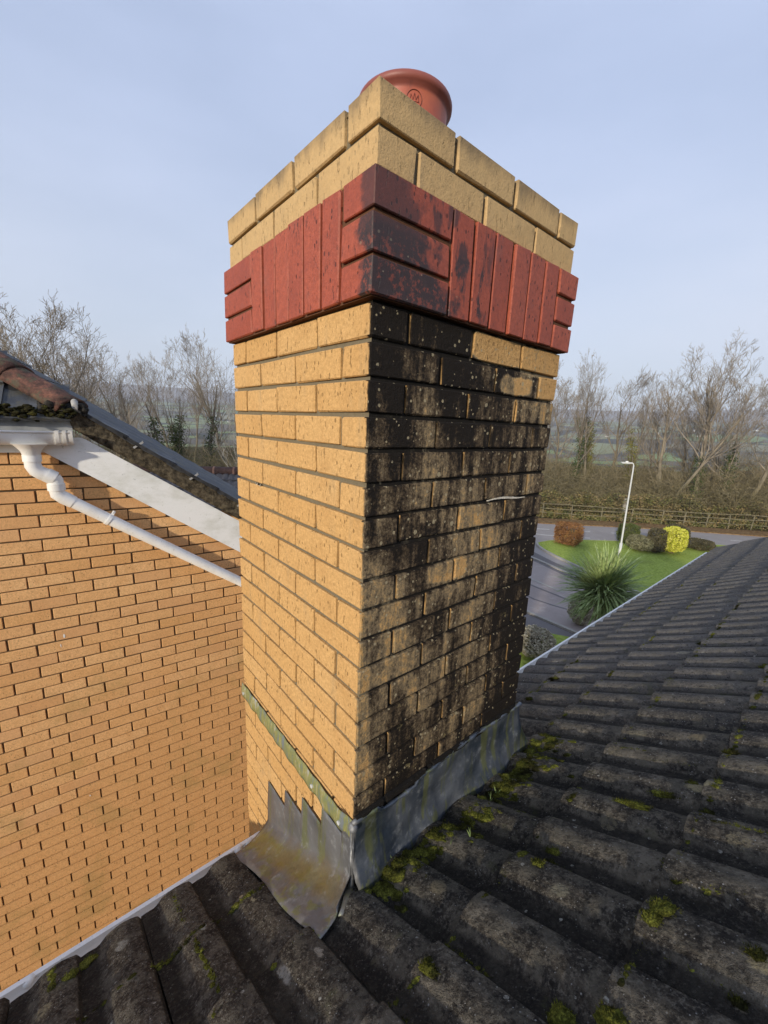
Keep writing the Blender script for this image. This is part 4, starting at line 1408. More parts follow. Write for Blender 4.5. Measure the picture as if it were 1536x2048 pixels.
# bargeboard
bb = MB()
def bz(s): return -.401 - .672 * (s + .551)
P0 = [(-.56, bz(-.56)), (1.9, bz(1.9)), (1.9, bz(1.9) - .248), (-.70, bz(-.551) - .248 + .149 * .672 + .06), (-.70, -.405)]
P0 = [(-.50, -.412), (1.9, -.405 - .672 * 2.4), (1.9, -.487 - .705 * 2.6 + .0), (-.70, -.487), (-.70, -.40), (-.52, -.40)]
vs_ = [(.012, s, z + ZL) for s, z in P0] + [(.034, s, z + ZL) for s, z in P0]
n_ = len(P0)
bb.add(vs_, [tuple(range(n_))[::-1], tuple(range(n_, 2*n_))] + [(i, (i+1) % n_, n_ + (i+1) % n_, n_ + i) for i in range(n_)])
bb.build('bargeboard', M['board'], nb_h)
fb = MB(); fb.box(.004, .026, -3.2, -.70, ZL - .487, ZL - .33)
fb.build('fascia', M['board'], nb_h)
fb = MB(); fb.box(.020, .040, -3.2, -.56, ZL - .385, ZL - .285)
fb.build('undercloak', M['grey'], nb_h)
# gutter with union and running outlet
GZ = ZL - .372
def ngutter():
    pr = [(-.052, .004)] + [(-math.cos(math.pi * k / 14) * .052, -math.sin(math.pi * k / 14) * .066) for k in range(15)] + [(.052, .010), (.057, .010), (.057, .001)]
    vs_ = []
    for y in (-3.2, -.572):
        for (px, pz) in pr: vs_.append((.090 + px, y, GZ + pz))
    return solid('gutter', vs_, grid_faces(2, len(pr)), nb_h, M['white'], .003, True)
ng = ngutter()
for (s0, s1, rr_) in ((-.640, -.622, .060), (-.606, -.590, .0605), (-.580, -.560, .0575)):
    u_ = MB(); vs_ = []
    for y in (s0, s1):
        for k in range(15):
            a = math.pi * k / 14
            vs_.append((.090 - math.cos(a) * rr_, y, GZ - math.sin(a) * (rr_ + .013) + .004))
        vs_ += [(.090 + rr_ + .003, y, GZ + .014), (.090 - rr_, y, GZ + .014)]
    n_ = 17
    u_.add(vs_, [(k, (k+1) % n_, n_ + (k+1) % n_, n_ + k) for k in range(n_)] + [tuple(range(n_)), tuple(range(n_, 2*n_))[::-1]])
    u_.build('gutter_union', M['white'], ng, True)
# downpipe
SP = -.755
dp = MB()
dp.tube([(.090, SP, GZ - .060), (.090, SP, GZ - .075), (.088, SP, GZ - .100), (.086, SP, GZ - .125)], [.085, .066, .047, .040], 20)
dpo = dp.build('downpipe', M['white'], nb_h, True)
d2 = MB()
d2.tube([(.084, SP, GZ - .122), (.084, SP, GZ - .160)], .043, 20)
d2.tube([(.084, SP, GZ - .150), (.084, SP, GZ - .185), (.082, SP + .012, GZ - .212), (.080, SP + .038, GZ - .232), (.078, SP + .062, GZ - .243)], .0385, 20)
d2.build('pipe_bend', M['white'], dpo, True)
d3 = MB()
d3.tube([(.078, SP + .052, GZ - .237), (.077, SP + .088, GZ - .262)], .042, 20)
d3.tube([(.077, SP + .080, GZ - .255), (.076, SP + .090, GZ - .275), (.076, SP + .090, GZ - .312)], .0385, 20)
d3.tube([(.076, SP + .090, GZ - .290), (.076, SP + .090, GZ - .330)], .043, 20)
d3.build('pipe_bend', M['white'], dpo, True)
a0 = Vector((.076, SP + .090, GZ - .318)); e0 = Vector((.072, .363, ZL - 1.471)); b0_ = Vector((.076, SP + .120, GZ - .378))
dirp = (e0 - b0_).normalized()
d4 = MB()
d4.tube([a0, a0 + Vector((0, .003, -.035)), b0_, b0_ + dirp * .05], [.0385, .0385, .0385, .037], 20)
d4.build('pipe_bend', M['white'], dpo, True)
d5 = MB()
e1 = e0 + dirp * .9
d5.tube([b0_ + dirp * .02, e1, e1 + Vector((0, .03, -.06)), Vector((e1.x, e1.y + .03, .05))], .034, 20)
d5.build('pipe', M['white'], dpo, True)
br = MB()
pb = b0_ + dirp * .255
br.tube([pb - dirp * .009, pb + dirp * .009], .0385, 20)
upn = Vector((0, -dirp.z, dirp.y)).normalized()
if upn.z < 0: upn = -upn
br.box(-.016, .016, -.007, .007, 0, .024, Matrix.Translation(pb + upn * .034) @ Matrix.Rotation(math.atan2(-upn.y, upn.z), 4, 'X'))
br.box(-.072, -.01, -.008, .008, -.008, .008, Matrix.Translation(pb))
br.build('pipe_bracket', M['white'], dpo)
sc2 = MB()
sc2.tube([pb + upn * .050 + Vector((.014, 0, 0)), pb + upn * .050 + Vector((.020, 0, 0))], .006, 10)
sc2.build('bracket_screw', M['steel'], dpo)

for o in [dpo] + list(dpo.children) + list(ng.children):
    if o.type == 'MESH': auto_smooth(o, 35)

# ------------------------------------------------------------------ low building with a dark ridge behind
lowb = empty('outbuilding', (-9.4, 2.6, GROUND), R(-33))
tag(lowb, 'low building with a dark tiled roof and brown ridge tiles beyond the bargeboard', 'building')
lz = -1.42 - GROUND
lb = MB(); lb.box(-2.0, -.2, -3.0, 3.5, 0, lz - 1.1)
lb.build('wall', M['wallbrick'], lowb)
lr = MB()
lr.add([(0, -3.2, lz - .12), (0, 3.7, lz - .12), (1.1, 3.7, lz - .82), (1.1, -3.2, lz - .82)], [(0, 3, 2, 1)])
lr.add([(0, -3.2, lz - .12), (0, 3.7, lz - .12), (-2.4, 3.7, lz - 1.6), (-2.4, -3.2, lz - 1.6)], [(0, 1, 2, 3)])
lro = lr.build('roof', simple('dark_tiles', (.02, .02, .024), (.035, .035, .04), 6), lowb)
pt = MB()
vs_ = []
for j, v in enumerate((0, .34)):
    for i in range(9):
        u = .30 * i / 8
        vs_.append((v, u, .028 * abs(math.sin(math.pi * (u / .15))) ** .6 + .014 * (1 - v / .32) * (-1) + .014))
ptm = raw_mesh('tile', vs_, grid_faces(2, 9), simple('charcoal_pantile', (.030, .032, .040), (.055, .055, .065), 9, .6), True)
la = math.atan(.7 / 1.1)
for i in range(23):
    for j in range(4):
        o = place('tile', ptm, lro, (j * .26, -3.2 + i * .30, lz - .12 - j * .26 * .636 + .012))
        o.rotation_euler = (0, la - .03, 0)
for i in range(15):
    r_ = MB(); y = -3.2 + i * .46
    r_.tube([(0, y, lz - .10), (0, y + .05, lz - .10), (0, y + .05, lz - .10), (0, y + .47, lz - .10)], [.125, .125, .115, .112], 14)
    r_.build('ridge_tile', M['hip'] if False else simple('brown_ridge', (.085, .050, .042), (.13, .075, .06), 12) if i == 0 else bpy.data.materials['brown_ridge'], lro, True)

# ------------------------------------------------------------------ trees
def gen_tree(seed, stems=1, H=12.0, spread=0.5, dens=1.0, lean=(0, 0)):
    r = random.Random(seed)
    segs = [[], []]           # trunk, crown: (p0, p1, r0, r1)
    def branch(p, d, L, rad, lvl):
        nseg = (9, 6, 5, 4, 3)[lvl]
        kids = (11, 8, 6, 3, 0)[lvl]
        kids = max(0, int(kids * dens * (1, .86, .84, .85, 0)[lvl] + r.random())) if lvl < 4 else 0
        step = L / nseg
        cur = p.copy(); dd = d.copy()
        kidpos = sorted(r.uniform(0.38 if lvl == 0 else 0.15, 0.98) for _ in range(kids))
        ki = 0
        for i in range(nseg):
            wobble = (0.09, 0.13, 0.15, 0.15, 0.14)[lvl]
            dd = (dd + Vector((r.gauss(0, wobble), r.gauss(0, wobble), r.gauss(0, wobble * .6) + (0.06, 0.16, .15, .10, .08)[lvl]))).normalized()
            nxt = cur + dd * step
            t0, t1 = i / nseg, (i + 1) / nseg
            ra = rad * (1 - .80 * t0); rb_ = rad * (1 - .80 * t1)
            segs[0 if lvl == 0 else 1].append((cur.copy(), nxt.copy(), ra, rb_))
            while ki < len(kidpos) and kidpos[ki] < t1:
                tt = kidpos[ki]; ki += 1
                bp = cur.lerp(nxt, (tt - t0) / (t1 - t0))
                ang = r.uniform(.35, .85) if lvl else r.uniform(.35, .85) * (.6 + spread)
                ax = dd.orthogonal().normalized()
                ax.rotate(Quaternion(dd, r.uniform(0, 2 * math.pi)))
                nd = dd.copy(); nd.rotate(Quaternion(ax, ang))
                Lk = L * r.uniform(.38, .62) * (1.12 - .55 * tt) * (1.15 if lvl == 0 else 1.0)
                branch(bp, nd, max(.25, Lk), max(.0075, rad * (1 - .8 * tt) * r.uniform(.42, .62)), lvl + 1)
            cur = nxt
    for k in range(stems):
        d = Vector((lean[0] + r.gauss(0, .10 * (stems > 1) * 2), lean[1] + r.gauss(0, .10 * (stems > 1) * 2), 1)).normalized()
        branch(Vector((r.uniform(-.3, .3) * (stems > 1), r.uniform(-.3, .3) * (stems > 1), -.2)), d, H * r.uniform(.86, 1.0) * .92, .017 * H * r.uniform(.8, 1.0) / math.sqrt(stems), 0)
    return segs

def segs_mesh(name, segs, mat, n=3, minr=0.0):
    S = len(segs)
    P0 = np.array([s[0] for s in segs], dtype=np.float64); P1 = np.array([s[1] for s in segs])
    R0 = np.maximum(np.array([s[2] for s in segs]), minr); R1 = np.maximum(np.array([s[3] for s in segs]), minr)
    D = P1 - P0; D /= np.linalg.norm(D, axis=1, keepdims=True) + 1e-9
    ref = np.where(np.abs(D[:, 2:3]) > .9, np.array([[1., 0, 0]]), np.array([[0, 0, 1.]]))
    A = np.cross(D, ref); A /= np.linalg.norm(A, axis=1, keepdims=True) + 1e-9
    B = np.cross(D, A)
    V = np.zeros((S, 2 * n, 3))
    for k in range(n):
        a = 2 * math.pi * k / n
        off = A * math.cos(a) + B * math.sin(a)
        V[:, k] = P0 + off * R0[:, None]; V[:, n + k] = P1 + off * R1[:, None]
    base = (np.arange(S) * 2 * n)[:, None]
    F = []
    for k in range(n):
        k2 = (k + 1) % n
        F.append(base + np.array([[k, k2, n + k2, n + k]]))
    F = np.stack(F, 1).reshape(-1, 4)
    me = bpy.data.meshes.new(name)
    me.vertices.add(S * 2 * n); me.vertices.foreach_set('co', V.reshape(-1))
    me.loops.add(F.size); me.loops.foreach_set('vertex_index', F.reshape(-1).astype(np.int32))
    me.polygons.add(len(F)); me.polygons.foreach_set('loop_start', np.arange(0, F.size, 4, dtype=np.int32))
    me.polygons.foreach_set('loop_total', np.full(len(F), 4, dtype=np.int32))
    me.materials.append(mat)
    me.update(calc_edges=True)
    return me

M['bark'] = mat_bark('bark', (0.26, 0.22, 0.16), (0.16, 0.135, 0.10), 0.45)
M['twig'] = mat_bark('twigs', (0.33, 0.28, 0.22), (0.22, 0.185, 0.14), 0.4)
M['palebark'] = mat_bark('pale_bark', (0.42, 0.40, 0.36), (0.26, 0.24, 0.21), 0.1)
M['ivy'] = mat_leaf('ivy_leaves', [(0.3, (0.022, 0.040, 0.012)), (0.5, (0.055, 0.080, 0.020)), (0.7, (0.105, 0.125, 0.035))], 2.5)
M['yivy'] = mat_leaf('yellow_ivy', [(0.3, (0.10, 0.10, 0.02)), (0.6, (0.22, 0.21, 0.05))], 2.5)

def leaf_cloud(name, pts, size, mat, r, up=0.3):
    m = MB()
    for p in pts:
        d = Vector((r.gauss(0, 1), r.gauss(0, 1), r.gauss(0, 1) + up)).normalized()
        a = d.orthogonal().normalized(); a.rotate(Quaternion(d, r.uniform(0, 6.28))); b = d.cross(a)
        s_ = size * r.uniform(.6, 1.3)
        p = Vector(p)
        m.add([p - a * s_, p + b * s_ * .55, p + a * s_, p - b * s_ * .55], [(0, 1, 2, 3)])
    return raw_mesh(name, m.v, m.f, mat)

variants = []
for k, (stems, sp, dn, ln_) in enumerate([(1, .5, 1.0, (0, 0)), (1, .7, 1.05, (.05, 0)), (2, .5, .85, (0, 0)), (1, .35, .9, (0, .06)), (3, .45, .62, (0, 0)), (1, .8, 1.1, (-.05, .04)), (1, .3, .7, (.0, .0))]):
    sg = gen_tree(40 + k, stems, 12.0, sp, dn, ln_)
    variants.append((segs_mesh('trunk', sg[0], M['bark'], 6), segs_mesh('crown', sg[1], M['twig'], 3, .0075)))
rtg = random.Random(77)
LEFTLAB = 'bare winter tree in the belt of trees behind the grey roof'
RIGHTLAB = 'bare winter tree in the belt of trees beyond the road'
MIDLAB = 'bare winter tree hidden behind the chimney'
def tree(x, y, H, var, label, group=None, ivy=0, rz=None, wide=1.0, pale=False):
    e = empty('bare_tree', (x, y, GROUND), rtg.uniform(0, 6.28) if rz is None else rz)
    k = H / 12.0 * (0.86 if x < -28 else 0.98)
    tag(e, label, 'tree', group)
    tk = place('trunk', variants[var][0], e); ck = place('crown', variants[var][1], e)
    for o in (tk, ck): o.scale = (k * wide, k * wide, k)
    if pale:
        for o in (tk, ck):
            o.data = o.data.copy(); o.data.materials[0] = M['palebark']
    if ivy:
        r = random.Random(int(x * 10)); pts = []
        me = variants[var][0]
        co = [v.co for v in me.vertices]
        for c_ in co:
            if c_.z * k < ivy:
                for _ in range(26):
                    pts.append(Vector((c_.x * k * wide, c_.y * k * wide, c_.z * k)) + Vector((r.gauss(0, .22), r.gauss(0, .22), r.uniform(-.7, .7))))
        o = place('ivy', leaf_cloud('ivy', pts, .07, M['ivy'] if ivy < 7.6 else M['yivy'], r), e); o['kind'] = 'stuff'
    return e
TL_ = [(-29.3, -0.9, 12.1), (-32.3, 0.7, 12.6), (-35.2, 2.4, 12.6), (-30.1, 3.0, 11.1), (-38.8, 5.9, 11.4), (-32.6, 6.4, 11.0), (-36.2, 8.6, 12.1), (-32.9, 9.4, 12.5), (-38.1, 12.6, 13.7), (-30.3, 10.8, 11.8), (-50.8, 6.6, 10.0), (-52.4, 13.9, 11.9), (-29.3, -3.4, 12.2), (-44.2, 2.1, 13.6), (-48.1, 10.3, 12.2), (-32.1, -6.5, 12.8)]
lv = [1, 0, 5, 2, 3, 6, 4, 3, 0, 4, 2, 1, 5, 1, 0, 2]
livy = {5: 6.5, 6: 6.0, 7: 7.0, 4: 5.0}
for i, (x, y, H_) in enumerate(TL_):
    lab = LEFTLAB; grp = 'bare trees behind the grey roof'
    if i == 1: lab = 'tall wide-crowned bare tree above the red-brown hip tiles, at the left edge'; grp = None
    if i == 7: lab = 'upright ivy-clad bare tree just left of the chimney'; grp = None
    tree(x, y, H_, lv[i], lab, grp, livy.get(i, 0), wide=1.25 if i in (0, 1, 2, 3) else 1.0)
tree(-22.5, 8.6, 7.3, 6, 'pale-barked slender bare tree close to the chimney edge, above the dark ridge', None, 0, pale=True)
for i, (x, y, H_) in enumerate([(-31.7, 15.2, 12.6), (-32.1, 22.4, 14.1), (-29.1, 29.1, 13.9), (-24.3, 35.2, 13.1), (-41.0, 23.3, 13.3)]):
    tree(x, y, H_, [0, 1, 5, 3, 2][i], MIDLAB, 'bare trees behind the chimney')
TR_ = [(-19.8, 38.4, 12.3, 2), (-17.0, 37.3, 12.2, 3), (-16.0, 38.9, 12.8, 6), (-17.0, 41.9, 11.8, 4), (-17.2, 46.2, 11.5, 0), (-14.4, 45.0, 11.3, 3), (-14.2, 49.3, 11.4, 2), (-10.4, 41.0, 12.1, 3), (-7.9, 39.7, 13.1, 1), (-7.4, 45.8, 10.0, 0), (-6.3, 42.5, 11.3, 5), (-5.0, 43.2, 11.5, 1), (-10.4, 48.2, 10.3, 2), (-23.8, 43.1, 12.2, 5), (-1.9, 46.4, 11.8, 0), (-13.7, 41.0, 8.5, 6), (-10.3, 40.5, 7.7, 4), (1.0, 49.5, 11.7, 2)]
rivy = {1: 6.0, 3: 7.8, 15: 7.7, 8: 5.5, 10: 6.5}
for i, (x, y, H_, v_) in enumerate(TR_):
    lab = RIGHTLAB; grp = 'bare trees beyond the road'
    if i == 8: lab = 'tallest bare tree beyond the road, its crown highest against the sky'; grp = None
    if i == 2: lab = 'tall slim bare tree with forked top, between the chimney and the street lamp'; grp = None
    if i == 15: lab = 'short bare tree with a trunk wrapped in yellow-green ivy, above the lamp head'; grp = None
    tree(x, y, H_, v_, lab, grp, rivy.get(i, 0), wide=.8 if i in (1, 2, 3, 5) else 1.1)
# a leaning trunk
sgl = gen_tree(91, 1, 11.0, .7, .8, (.75, .55))
e = empty('leaning_tree', (-10.2, 38.2, GROUND)); tag(e, 'dark leaning bare tree with long low branches over the fence', 'tree')
place('trunk', segs_mesh('trunk', sgl[0], M['bark'], 6), e); place('crown', segs_mesh('crown', sgl[1], M['twig'], 3, .011), e)

# undergrowth: a deep belt of tangled stems and dead leaf behind the fence and behind the houses
def thicket(name, spine, depth, hmax, n, seed, mat, leafmat):
    r = random.Random(seed); segs = []; leaves = []
    tot_ = [0]
    for a, b in zip(spine[:-1], spine[1:]): tot_.append(tot_[-1] + (Vector(b) - Vector(a)).length)
    for _ in range(n):
        u = r.uniform(0, tot_[-1])
        i = max(k for k in range(len(tot_)) if tot_[k] <= u + 1e-6); i = min(i, len(spine) - 2)
        a, b = Vector(spine[i]), Vector(spine[i+1])
        q = a.lerp(b, (u - tot_[i]) / (b - a).length)
        d_ = (b - a).normalized(); nn = Vector((-d_.y, d_.x))
        dep = r.uniform(0, depth)
        q = q + nn * dep
        h = hmax * (.35 + .65 * r.random()) * (.55 + .45 * dep / depth) * (.8 + .35 * mnoise.noise(Vector((q.x * .3, q.y * .3, 0))))
        h *= 1 + .35 * max(0, min(1, (q.x + 10) / 6))
        p = Vector((q.x, q.y, GROUND)); d = Vector((r.gauss(0, .28), r.gauss(0, .28), 1)).normalized()
        ns = 5; rad = r.uniform(.012, .032)
        for k in range(ns):
            d = (d + Vector((r.gauss(0, .22), r.gauss(0, .22), -.06 * k))).normalized()
            nx = p + d * h / ns
            segs.append((p.copy(), nx.copy(), rad * (1 - .16 * k), rad * (1 - .16 * (k + 1))))
            for _s in range(2):
                sd = (d + Vector((r.gauss(0, .7), r.gauss(0, .7), r.gauss(0, .4)))).normalized()
                L = h * r.uniform(.10, .28)
                segs.append((nx.copy(), nx + sd * L, .014, .009))
                segs.append((nx + sd * L, nx + sd * L + (sd + Vector((r.gauss(0, .5), r.gauss(0, .5), r.gauss(0, .3)))) * L * .6, .008, .006))
            if r.random() < .5: leaves.append(nx + Vector((r.gauss(0, .25), r.gauss(0, .25), r.gauss(0, .2))))
            p = nx
    e_ = place(name, segs_mesh(name, segs, mat, 3)); tag(e_, kind='stuff')
    l_ = place(name + '_leaves', leaf_cloud('leaves', leaves, .055, leafmat, r)); tag(l_, kind='stuff')
M['scrub'] = mat_bark('scrub_stems', (0.33, 0.27, 0.17), (0.20, 0.165, 0.095), 0.35)
M['deadleaf'] = mat_leaf('scrub_leaves', [(0.3, (0.11, 0.10, 0.035)), (0.5, (0.24, 0.20, 0.08)), (0.7, (0.30, 0.20, 0.10))], .8)
thicket('undergrowth', [(-27, 24), (-19.5, 27.8), (-15.6, 30.8), (-12.4, 33.9), (-9.2, 37.0), (-4.6, 41.8), (3, 48)], 9.0, 6.6, 5600, 1, M['scrub'], M['deadleaf'])
thicket('undergrowth', [(-26.5, -9), (-27.5, -2), (-27.5, 4), (-27, 10), (-26.5, 17), (-25, 24)], 10.0, 6.6, 4400, 2, M['scrub'], M['deadleaf'])

# hedge bank right behind the fence
hr = random.Random(8); pts = []
spine = [(-24, 24.6), (-19.2, 27.3), (-15.4, 30.1), (-12.2, 33.2), (-9.0, 36.3), (-4.4, 41.1), (3, 47)]
for _ in range(26000):
    i = hr.randrange(len(spine) - 1); q = Vector(spine[i]).lerp(Vector(spine[i+1]), hr.random())
    hh = 1.9 + .9 * mnoise.noise(Vector((q.x * .6, q.y * .6, 0)))
    of = hr.uniform(-.75, 1.1); nn = Vector((-.72, .69)) * of
    if of < 0: hh = 1.1 * max(0, .55 + 1.1 * mnoise.noise(Vector((q.x * .9, q.y * .9, 5))))
    pts.append((q.x + nn.x, q.y + nn.y, GROUND + hh * hr.random() ** .7))
M['hedge'] = mat_leaf('hedge_leaves', [(0.30, (0.050, 0.060, 0.020)), (0.46, (0.14, 0.14, 0.045)), (0.58, (0.24, 0.17, 0.08)), (0.72, (0.11, 0.16, 0.04))], 1.1)
ho_ = place('hedge', leaf_cloud('hedge', pts, .075, M['hedge'], hr))
tag(ho_, 'long scruffy brown-green hedge running behind the wooden rail fence', 'hedge')

# post and rail fence
fence = empty('rail_fence', (-12, 32.6, GROUND)); tag(fence, 'weathered wooden post and rail fence along the far side of the road', 'fence')
M['wood'] = simple('weathered_wood', (0.22, 0.19, 0.12), (0.12, 0.11, 0.07), 4)
fp = [(-22, 24.9), (-18.8, 26.9), (-15.2, 29.5), (-12.0, 32.6), (-8.8, 35.7), (-4.2, 40.5), (3, 46.6)]
FO = Vector((-12, 32.6, GROUND))
posts = []
for a, b in zip(fp[:-1], fp[1:]):
    a, b = Vector(a), Vector(b); L = (b - a).length; n_ = max(1, round(L / 1.8))
    for k in range(n_): posts.append(a.lerp(b, k / n_))
posts.append(Vector(fp[-1]))
pmesh = MB(); pmesh.box(-.035, .035, -.035, .035, 0, 1.16); pmesh = raw_mesh('post', pmesh.v, pmesh.f, M['wood'])
for k, p in enumerate(posts):
    place('post', pmesh, fence, Vector((p.x, p.y, GROUND)) - FO, (R(rw.uniform(-2, 2)), R(rw.uniform(-2, 2)), R(44)))
    if k + 1 < len(posts):
        q = posts[k+1]
        for hz_ in (.42, .78, 1.14):
            m_ = MB(); d = (q - p); an = math.atan2(d.y, d.x)
            m_.box(0, d.length, -.065, -.041, -.024, .024)
            o = place('rail', raw_mesh('rail', m_.v, m_.f, M['wood']), fence, Vector((p.x, p.y, GROUND + hz_ + rw.uniform(-.03, .03))) - FO, (0, R(rw.uniform(-.8, .8)), an))
# pale stump by the fence
st_ = MB(); st_.tube([(0, 0, 0), (.02, 0, .6), (-.02, .02, 1.3), (.0, .0, 1.75)], [.20, .16, .17, .13], 10)
so = st_.build('tree_stump', M['palebark'], None, True, (-11.2, 34.8, GROUND)); tag(so, 'pale broken tree stump standing behind the fence near the lamp', 'stump')

# ------------------------------------------------------------------ street lamp
lamp = empty('street_lamp', (-7.18, 23.25, GROUND)); tag(lamp, 'slim pale grey street lamp on the lawn with a flat head', 'street lamp')
lm = MB(); lm.tube([(0, 0, 0), (0, 0, .9)], .075, 12); lm.build('base', M['steel'], lamp, True)
lm = MB(); lm.tube([(0, 0, .88), (0, 0, .95), (-.03, -.03, 4.9), (-.035, -.035, 5.12), (-.06, -.05, 5.22), (-.14, -.12, 5.27)], [.06, .046, .036, .034, .032, .03], 12)
lm.build('pole', M['steel'], lamp, True)
lm = MB()
Ml = Matrix.Translation((-.30, -.28, 5.27)) @ Matrix.Rotation(R(41), 4, 'Z')
lm.box(-.27, .27, -.085, .085, -.035, .02, Ml); lm.box(-.22, .16, -.07, .07, -.055, -.0355, Ml)
lm.build('lamp_head', M['steel'], lamp)
lm = MB(); lm.box(-.05, .05, -.05, .05, .021, .075, Ml); lm.build('photocell', M['white'], lamp)

# ------------------------------------------------------------------ garden shrubs
def bush(name, x, y, sx, sy, h, mat, n, label, boxy=0.0, leaf=.045, seed=0, stems=True, z0=0.10):
    r = random.Random(seed + 1000); pts = []
    for _ in range(n):
        d = Vector((r.gauss(0, 1), r.gauss(0, 1), r.gauss(0, 1))).normalized()
        if boxy:
            m_ = max(abs(d.x), abs(d.y), abs(d.z)); d = d.lerp(d / m_, boxy)
        k = r.uniform(.80, 1.0) * (1 + .10 * mnoise.noise(d * 2.6 + Vector((seed, 0, 0))))
        z = h * .54 + d.z * k * h * .5
        if z < .03: continue
        pts.append((d.x * k * sx / 2, d.y * k * sy / 2, z))
    e_ = empty(name, (x, y, GROUND + z0)); tag(e_, label, 'shrub')
    place('foliage', leaf_cloud('foliage', pts, leaf, mat, r), e_)
    # dark inner mass of stems
    sg = []
    for _ in range(120):
        a = r.uniform(0, 6.28); rr_ = r.uniform(0, .38)
        p = Vector((r.uniform(-.12, .12), r.uniform(-.12, .12), 0)); q = Vector((math.cos(a) * rr_ * sx, math.sin(a) * rr_ * sy, h * r.uniform(.5, .92)))
        md_ = p.lerp(q, .5) + Vector((r.gauss(0, .06), r.gauss(0, .06), 0))
        sg += [(p, md_, .018, .013), (md_, q, .013, .007)]
    place('stems', segs_mesh('stems', sg, M['bark'], 4), e_)
    return e_
beech = mat_leaf('beech_leaves', [(0.3, (0.10, 0.045, 0.018)), (0.5, (0.22, 0.105, 0.040)), (0.65, (0.30, 0.16, 0.055)), (0.8, (0.15, 0.15, 0.04))], 3)
box_g = mat_leaf('box_leaves', [(0.3, (0.035, 0.055, 0.014)), (0.55, (0.095, 0.115, 0.030)), (0.75, (0.16, 0.17, 0.05))], 4)
varg = mat_leaf('variegated_leaves', [(0.3, (0.075, 0.075, 0.040)), (0.5, (0.17, 0.165, 0.09)), (0.7, (0.28, 0.26, 0.16))], 5)
dark_g = mat_leaf('brown_stems', [(0.3, (0.040, 0.036, 0.020)), (0.55, (0.10, 0.088, 0.045)), (0.75, (0.155, 0.125, 0.075))], 4)
yell = mat_leaf('golden_leaves', [(0.3, (0.20, 0.22, 0.02)), (0.48, (0.50, 0.50, 0.05)), (0.65, (0.68, 0.64, 0.16))], 6)
pale = mat_leaf('silver_leaves', [(0.3, (0.22, 0.19, 0.13)), (0.5, (0.42, 0.38, 0.28)), (0.7, (0.58, 0.54, 0.42))], 12)
bush('clipped_bush', -10.1, 23.3, 1.4, 1.4, 1.25, beech, 9000, 'clipped orange-brown bush alone on the tip of the lawn', .75, .04, 1)
bush('clipped_bush', -8.15, 27.1, 1.15, 1.15, 1.15, box_g, 6000, 'low rounded green bush at the back of the shrub group', .6, .04, 2)
bush('shrub', -7.05, 25.9, 1.5, 1.4, .85, varg, 7000, 'low pale grey-green shrub at the front left of the shrub group', .2, .04, 3)
bush('shrub', -6.35, 26.3, 1.0, 1.1, 1.35, dark_g, 6000, 'dark brownish clipped shrub beside the golden one', .6, .04, 4)
bush('golden_shrub', -5.75, 27.0, 1.35, 1.5, 1.5, yell, 9000, 'bright yellow golden-leaved shrub on the lawn', .25, .05, 5)
bush('shrub', -6.1, 28.9, 1.4, 1.2, 1.35, dark_g, 5000, 'brown twiggy shrub rising behind the golden one', .3, .04, 6)
bush('shrub', -5.0, 29.4, 1.7, 1.2, .65, dark_g, 5000, 'low brown spreading shrub at the right end of the group', .2, .04, 7)
bush('shrub', -4.85, 13.6, .95, .95, .95, pale, 5500, 'pale silvery tufted shrub at the foot of the spiky palm', .0, .03, 8, z0=0)
bush('shrub', -4.75, 10.2, 1.3, 1.3, .8, pale, 6000, 'pale grey bushy shrub on the grass right beside the chimney edge', .0, .035, 9, z0=.09)

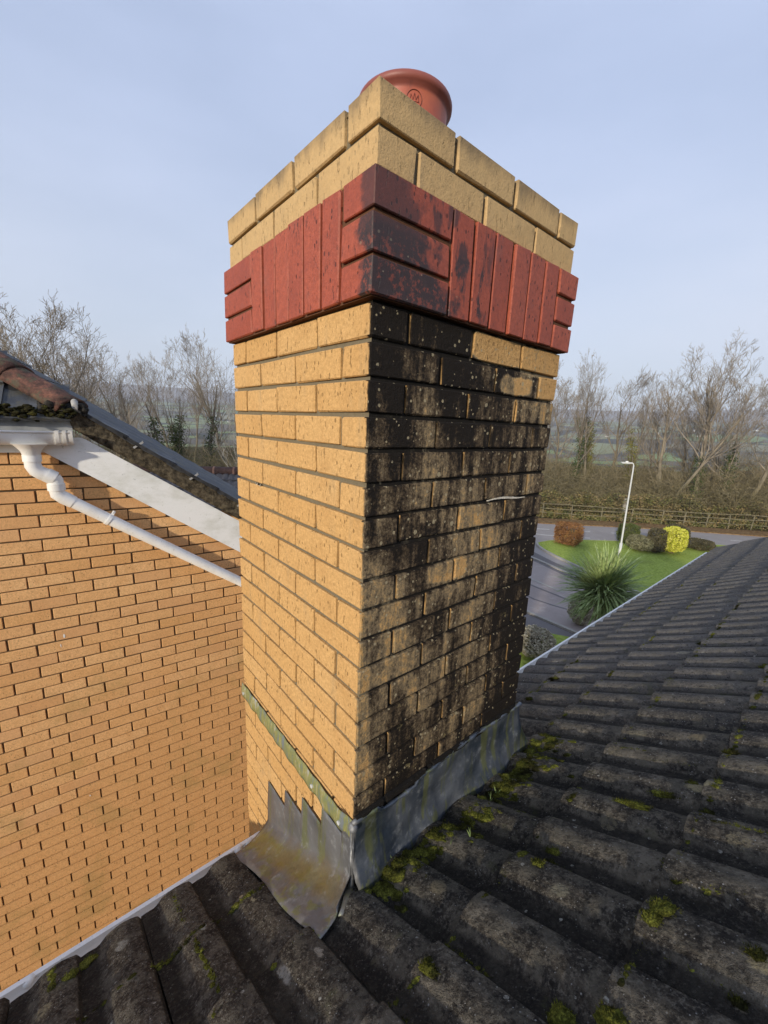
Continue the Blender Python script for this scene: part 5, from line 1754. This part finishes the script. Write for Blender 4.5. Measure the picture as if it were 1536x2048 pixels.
# spiky cordyline
pal = empty('spiky_palm', (-3.55, 11.55, GROUND)); tag(pal, 'round spiky green palm-like plant beside the road, behind the roof edge', 'palm')
pm_ = MB(); pm_.tube([(0, 0, -.05), (.03, .02, 1.0), (-.02, .03, 1.7), (0, 0, 2.4)], [.16, .12, .10, .12], 10)
pm_.build('trunk', M['bark'], pal, True)
lf = MB(); r = random.Random(4)
for k in range(760):
    hd = Vector((r.gauss(0, .09), r.gauss(0, .09), 2.32 + r.uniform(-.30, .12)))
    el = math.asin(r.uniform(-.75, 1.0)); az = r.uniform(0, 6.283)
    d = Vector((math.cos(el) * math.cos(az), math.cos(el) * math.sin(az), math.sin(el)))
    L = r.uniform(1.10, 1.50) * (1.0 if el > -.2 else .9)
    side = d.cross(Vector((0, 0, 1))); side = side.normalized() if side.length > .05 else Vector((1, 0, 0))
    w0 = r.uniform(.020, .030); cur = hd.copy(); dd = d.copy(); pts_ = []
    ns = 5
    droop = r.uniform(.05, .22)
    for i in range(ns + 1):
        w = w0 * (1 - (i / ns) ** 2.2) * (.55 + .9 * min(1, i / 1.5))
        pts_.append((cur - side * w, cur + Vector((0, 0, -.25 * w)), cur + side * w))
        dd = (dd + Vector((0, 0, -droop * i / ns))).normalized(); cur = cur + dd * L / ns
    vs_ = [p for tri in pts_ for p in tri]
    lf.add(vs_, [(i*3+j, (i+1)*3+j, (i+1)*3+j+1, i*3+j+1) for i in range(ns) for j in range(2)])
pl_m = mat_leaf('cordyline_leaves', [(0.3, (0.12, 0.17, 0.055)), (0.5, (0.26, 0.34, 0.12)), (0.7, (0.42, 0.48, 0.24))], 9)
cw = lf.build('leaves', pl_m, pal); cw['kind'] = 'stuff'

# ------------------------------------------------------------------ houses far away on the hillside
hm1 = MB(); hm1.box(-5, 5, -3.5, 3.5, 0, 5)
hm1 = raw_mesh('wall', hm1.v, hm1.f, simple('white_render', (.78, .78, .76)))
hm2 = MB(); hm2.add([(-5.3, -3.8, 5), (5.3, -3.8, 5), (5.3, 3.8, 5), (-5.3, 3.8, 5), (-5.3, 0, 7.6), (5.3, 0, 7.6)], [(0, 1, 5, 4), (2, 3, 4, 5), (0, 4, 3), (1, 2, 5)])
hm2 = raw_mesh('roof', hm2.v, hm2.f, simple('grey_slates', (.14, .14, .16)))
rh = random.Random(31)
for k in range(26):
    az = R(rh.uniform(-22, 4)) if k < 19 else R(rh.uniform(-72, -60))
    d = rh.uniform(900, 2300)
    x, y = math.sin(az) * d, math.cos(az) * d
    z = terrain_h(x, y)
    e_ = empty('farmhouse', (x, y, z - 1), rh.uniform(0, 3.1)); e_.scale = (.7, .7, .7)
    tag(e_, 'tiny white house far off on the hazy hillside', 'house', 'white houses on the far hillside')
    place('wall', hm1, e_); place('roof', hm2, e_)
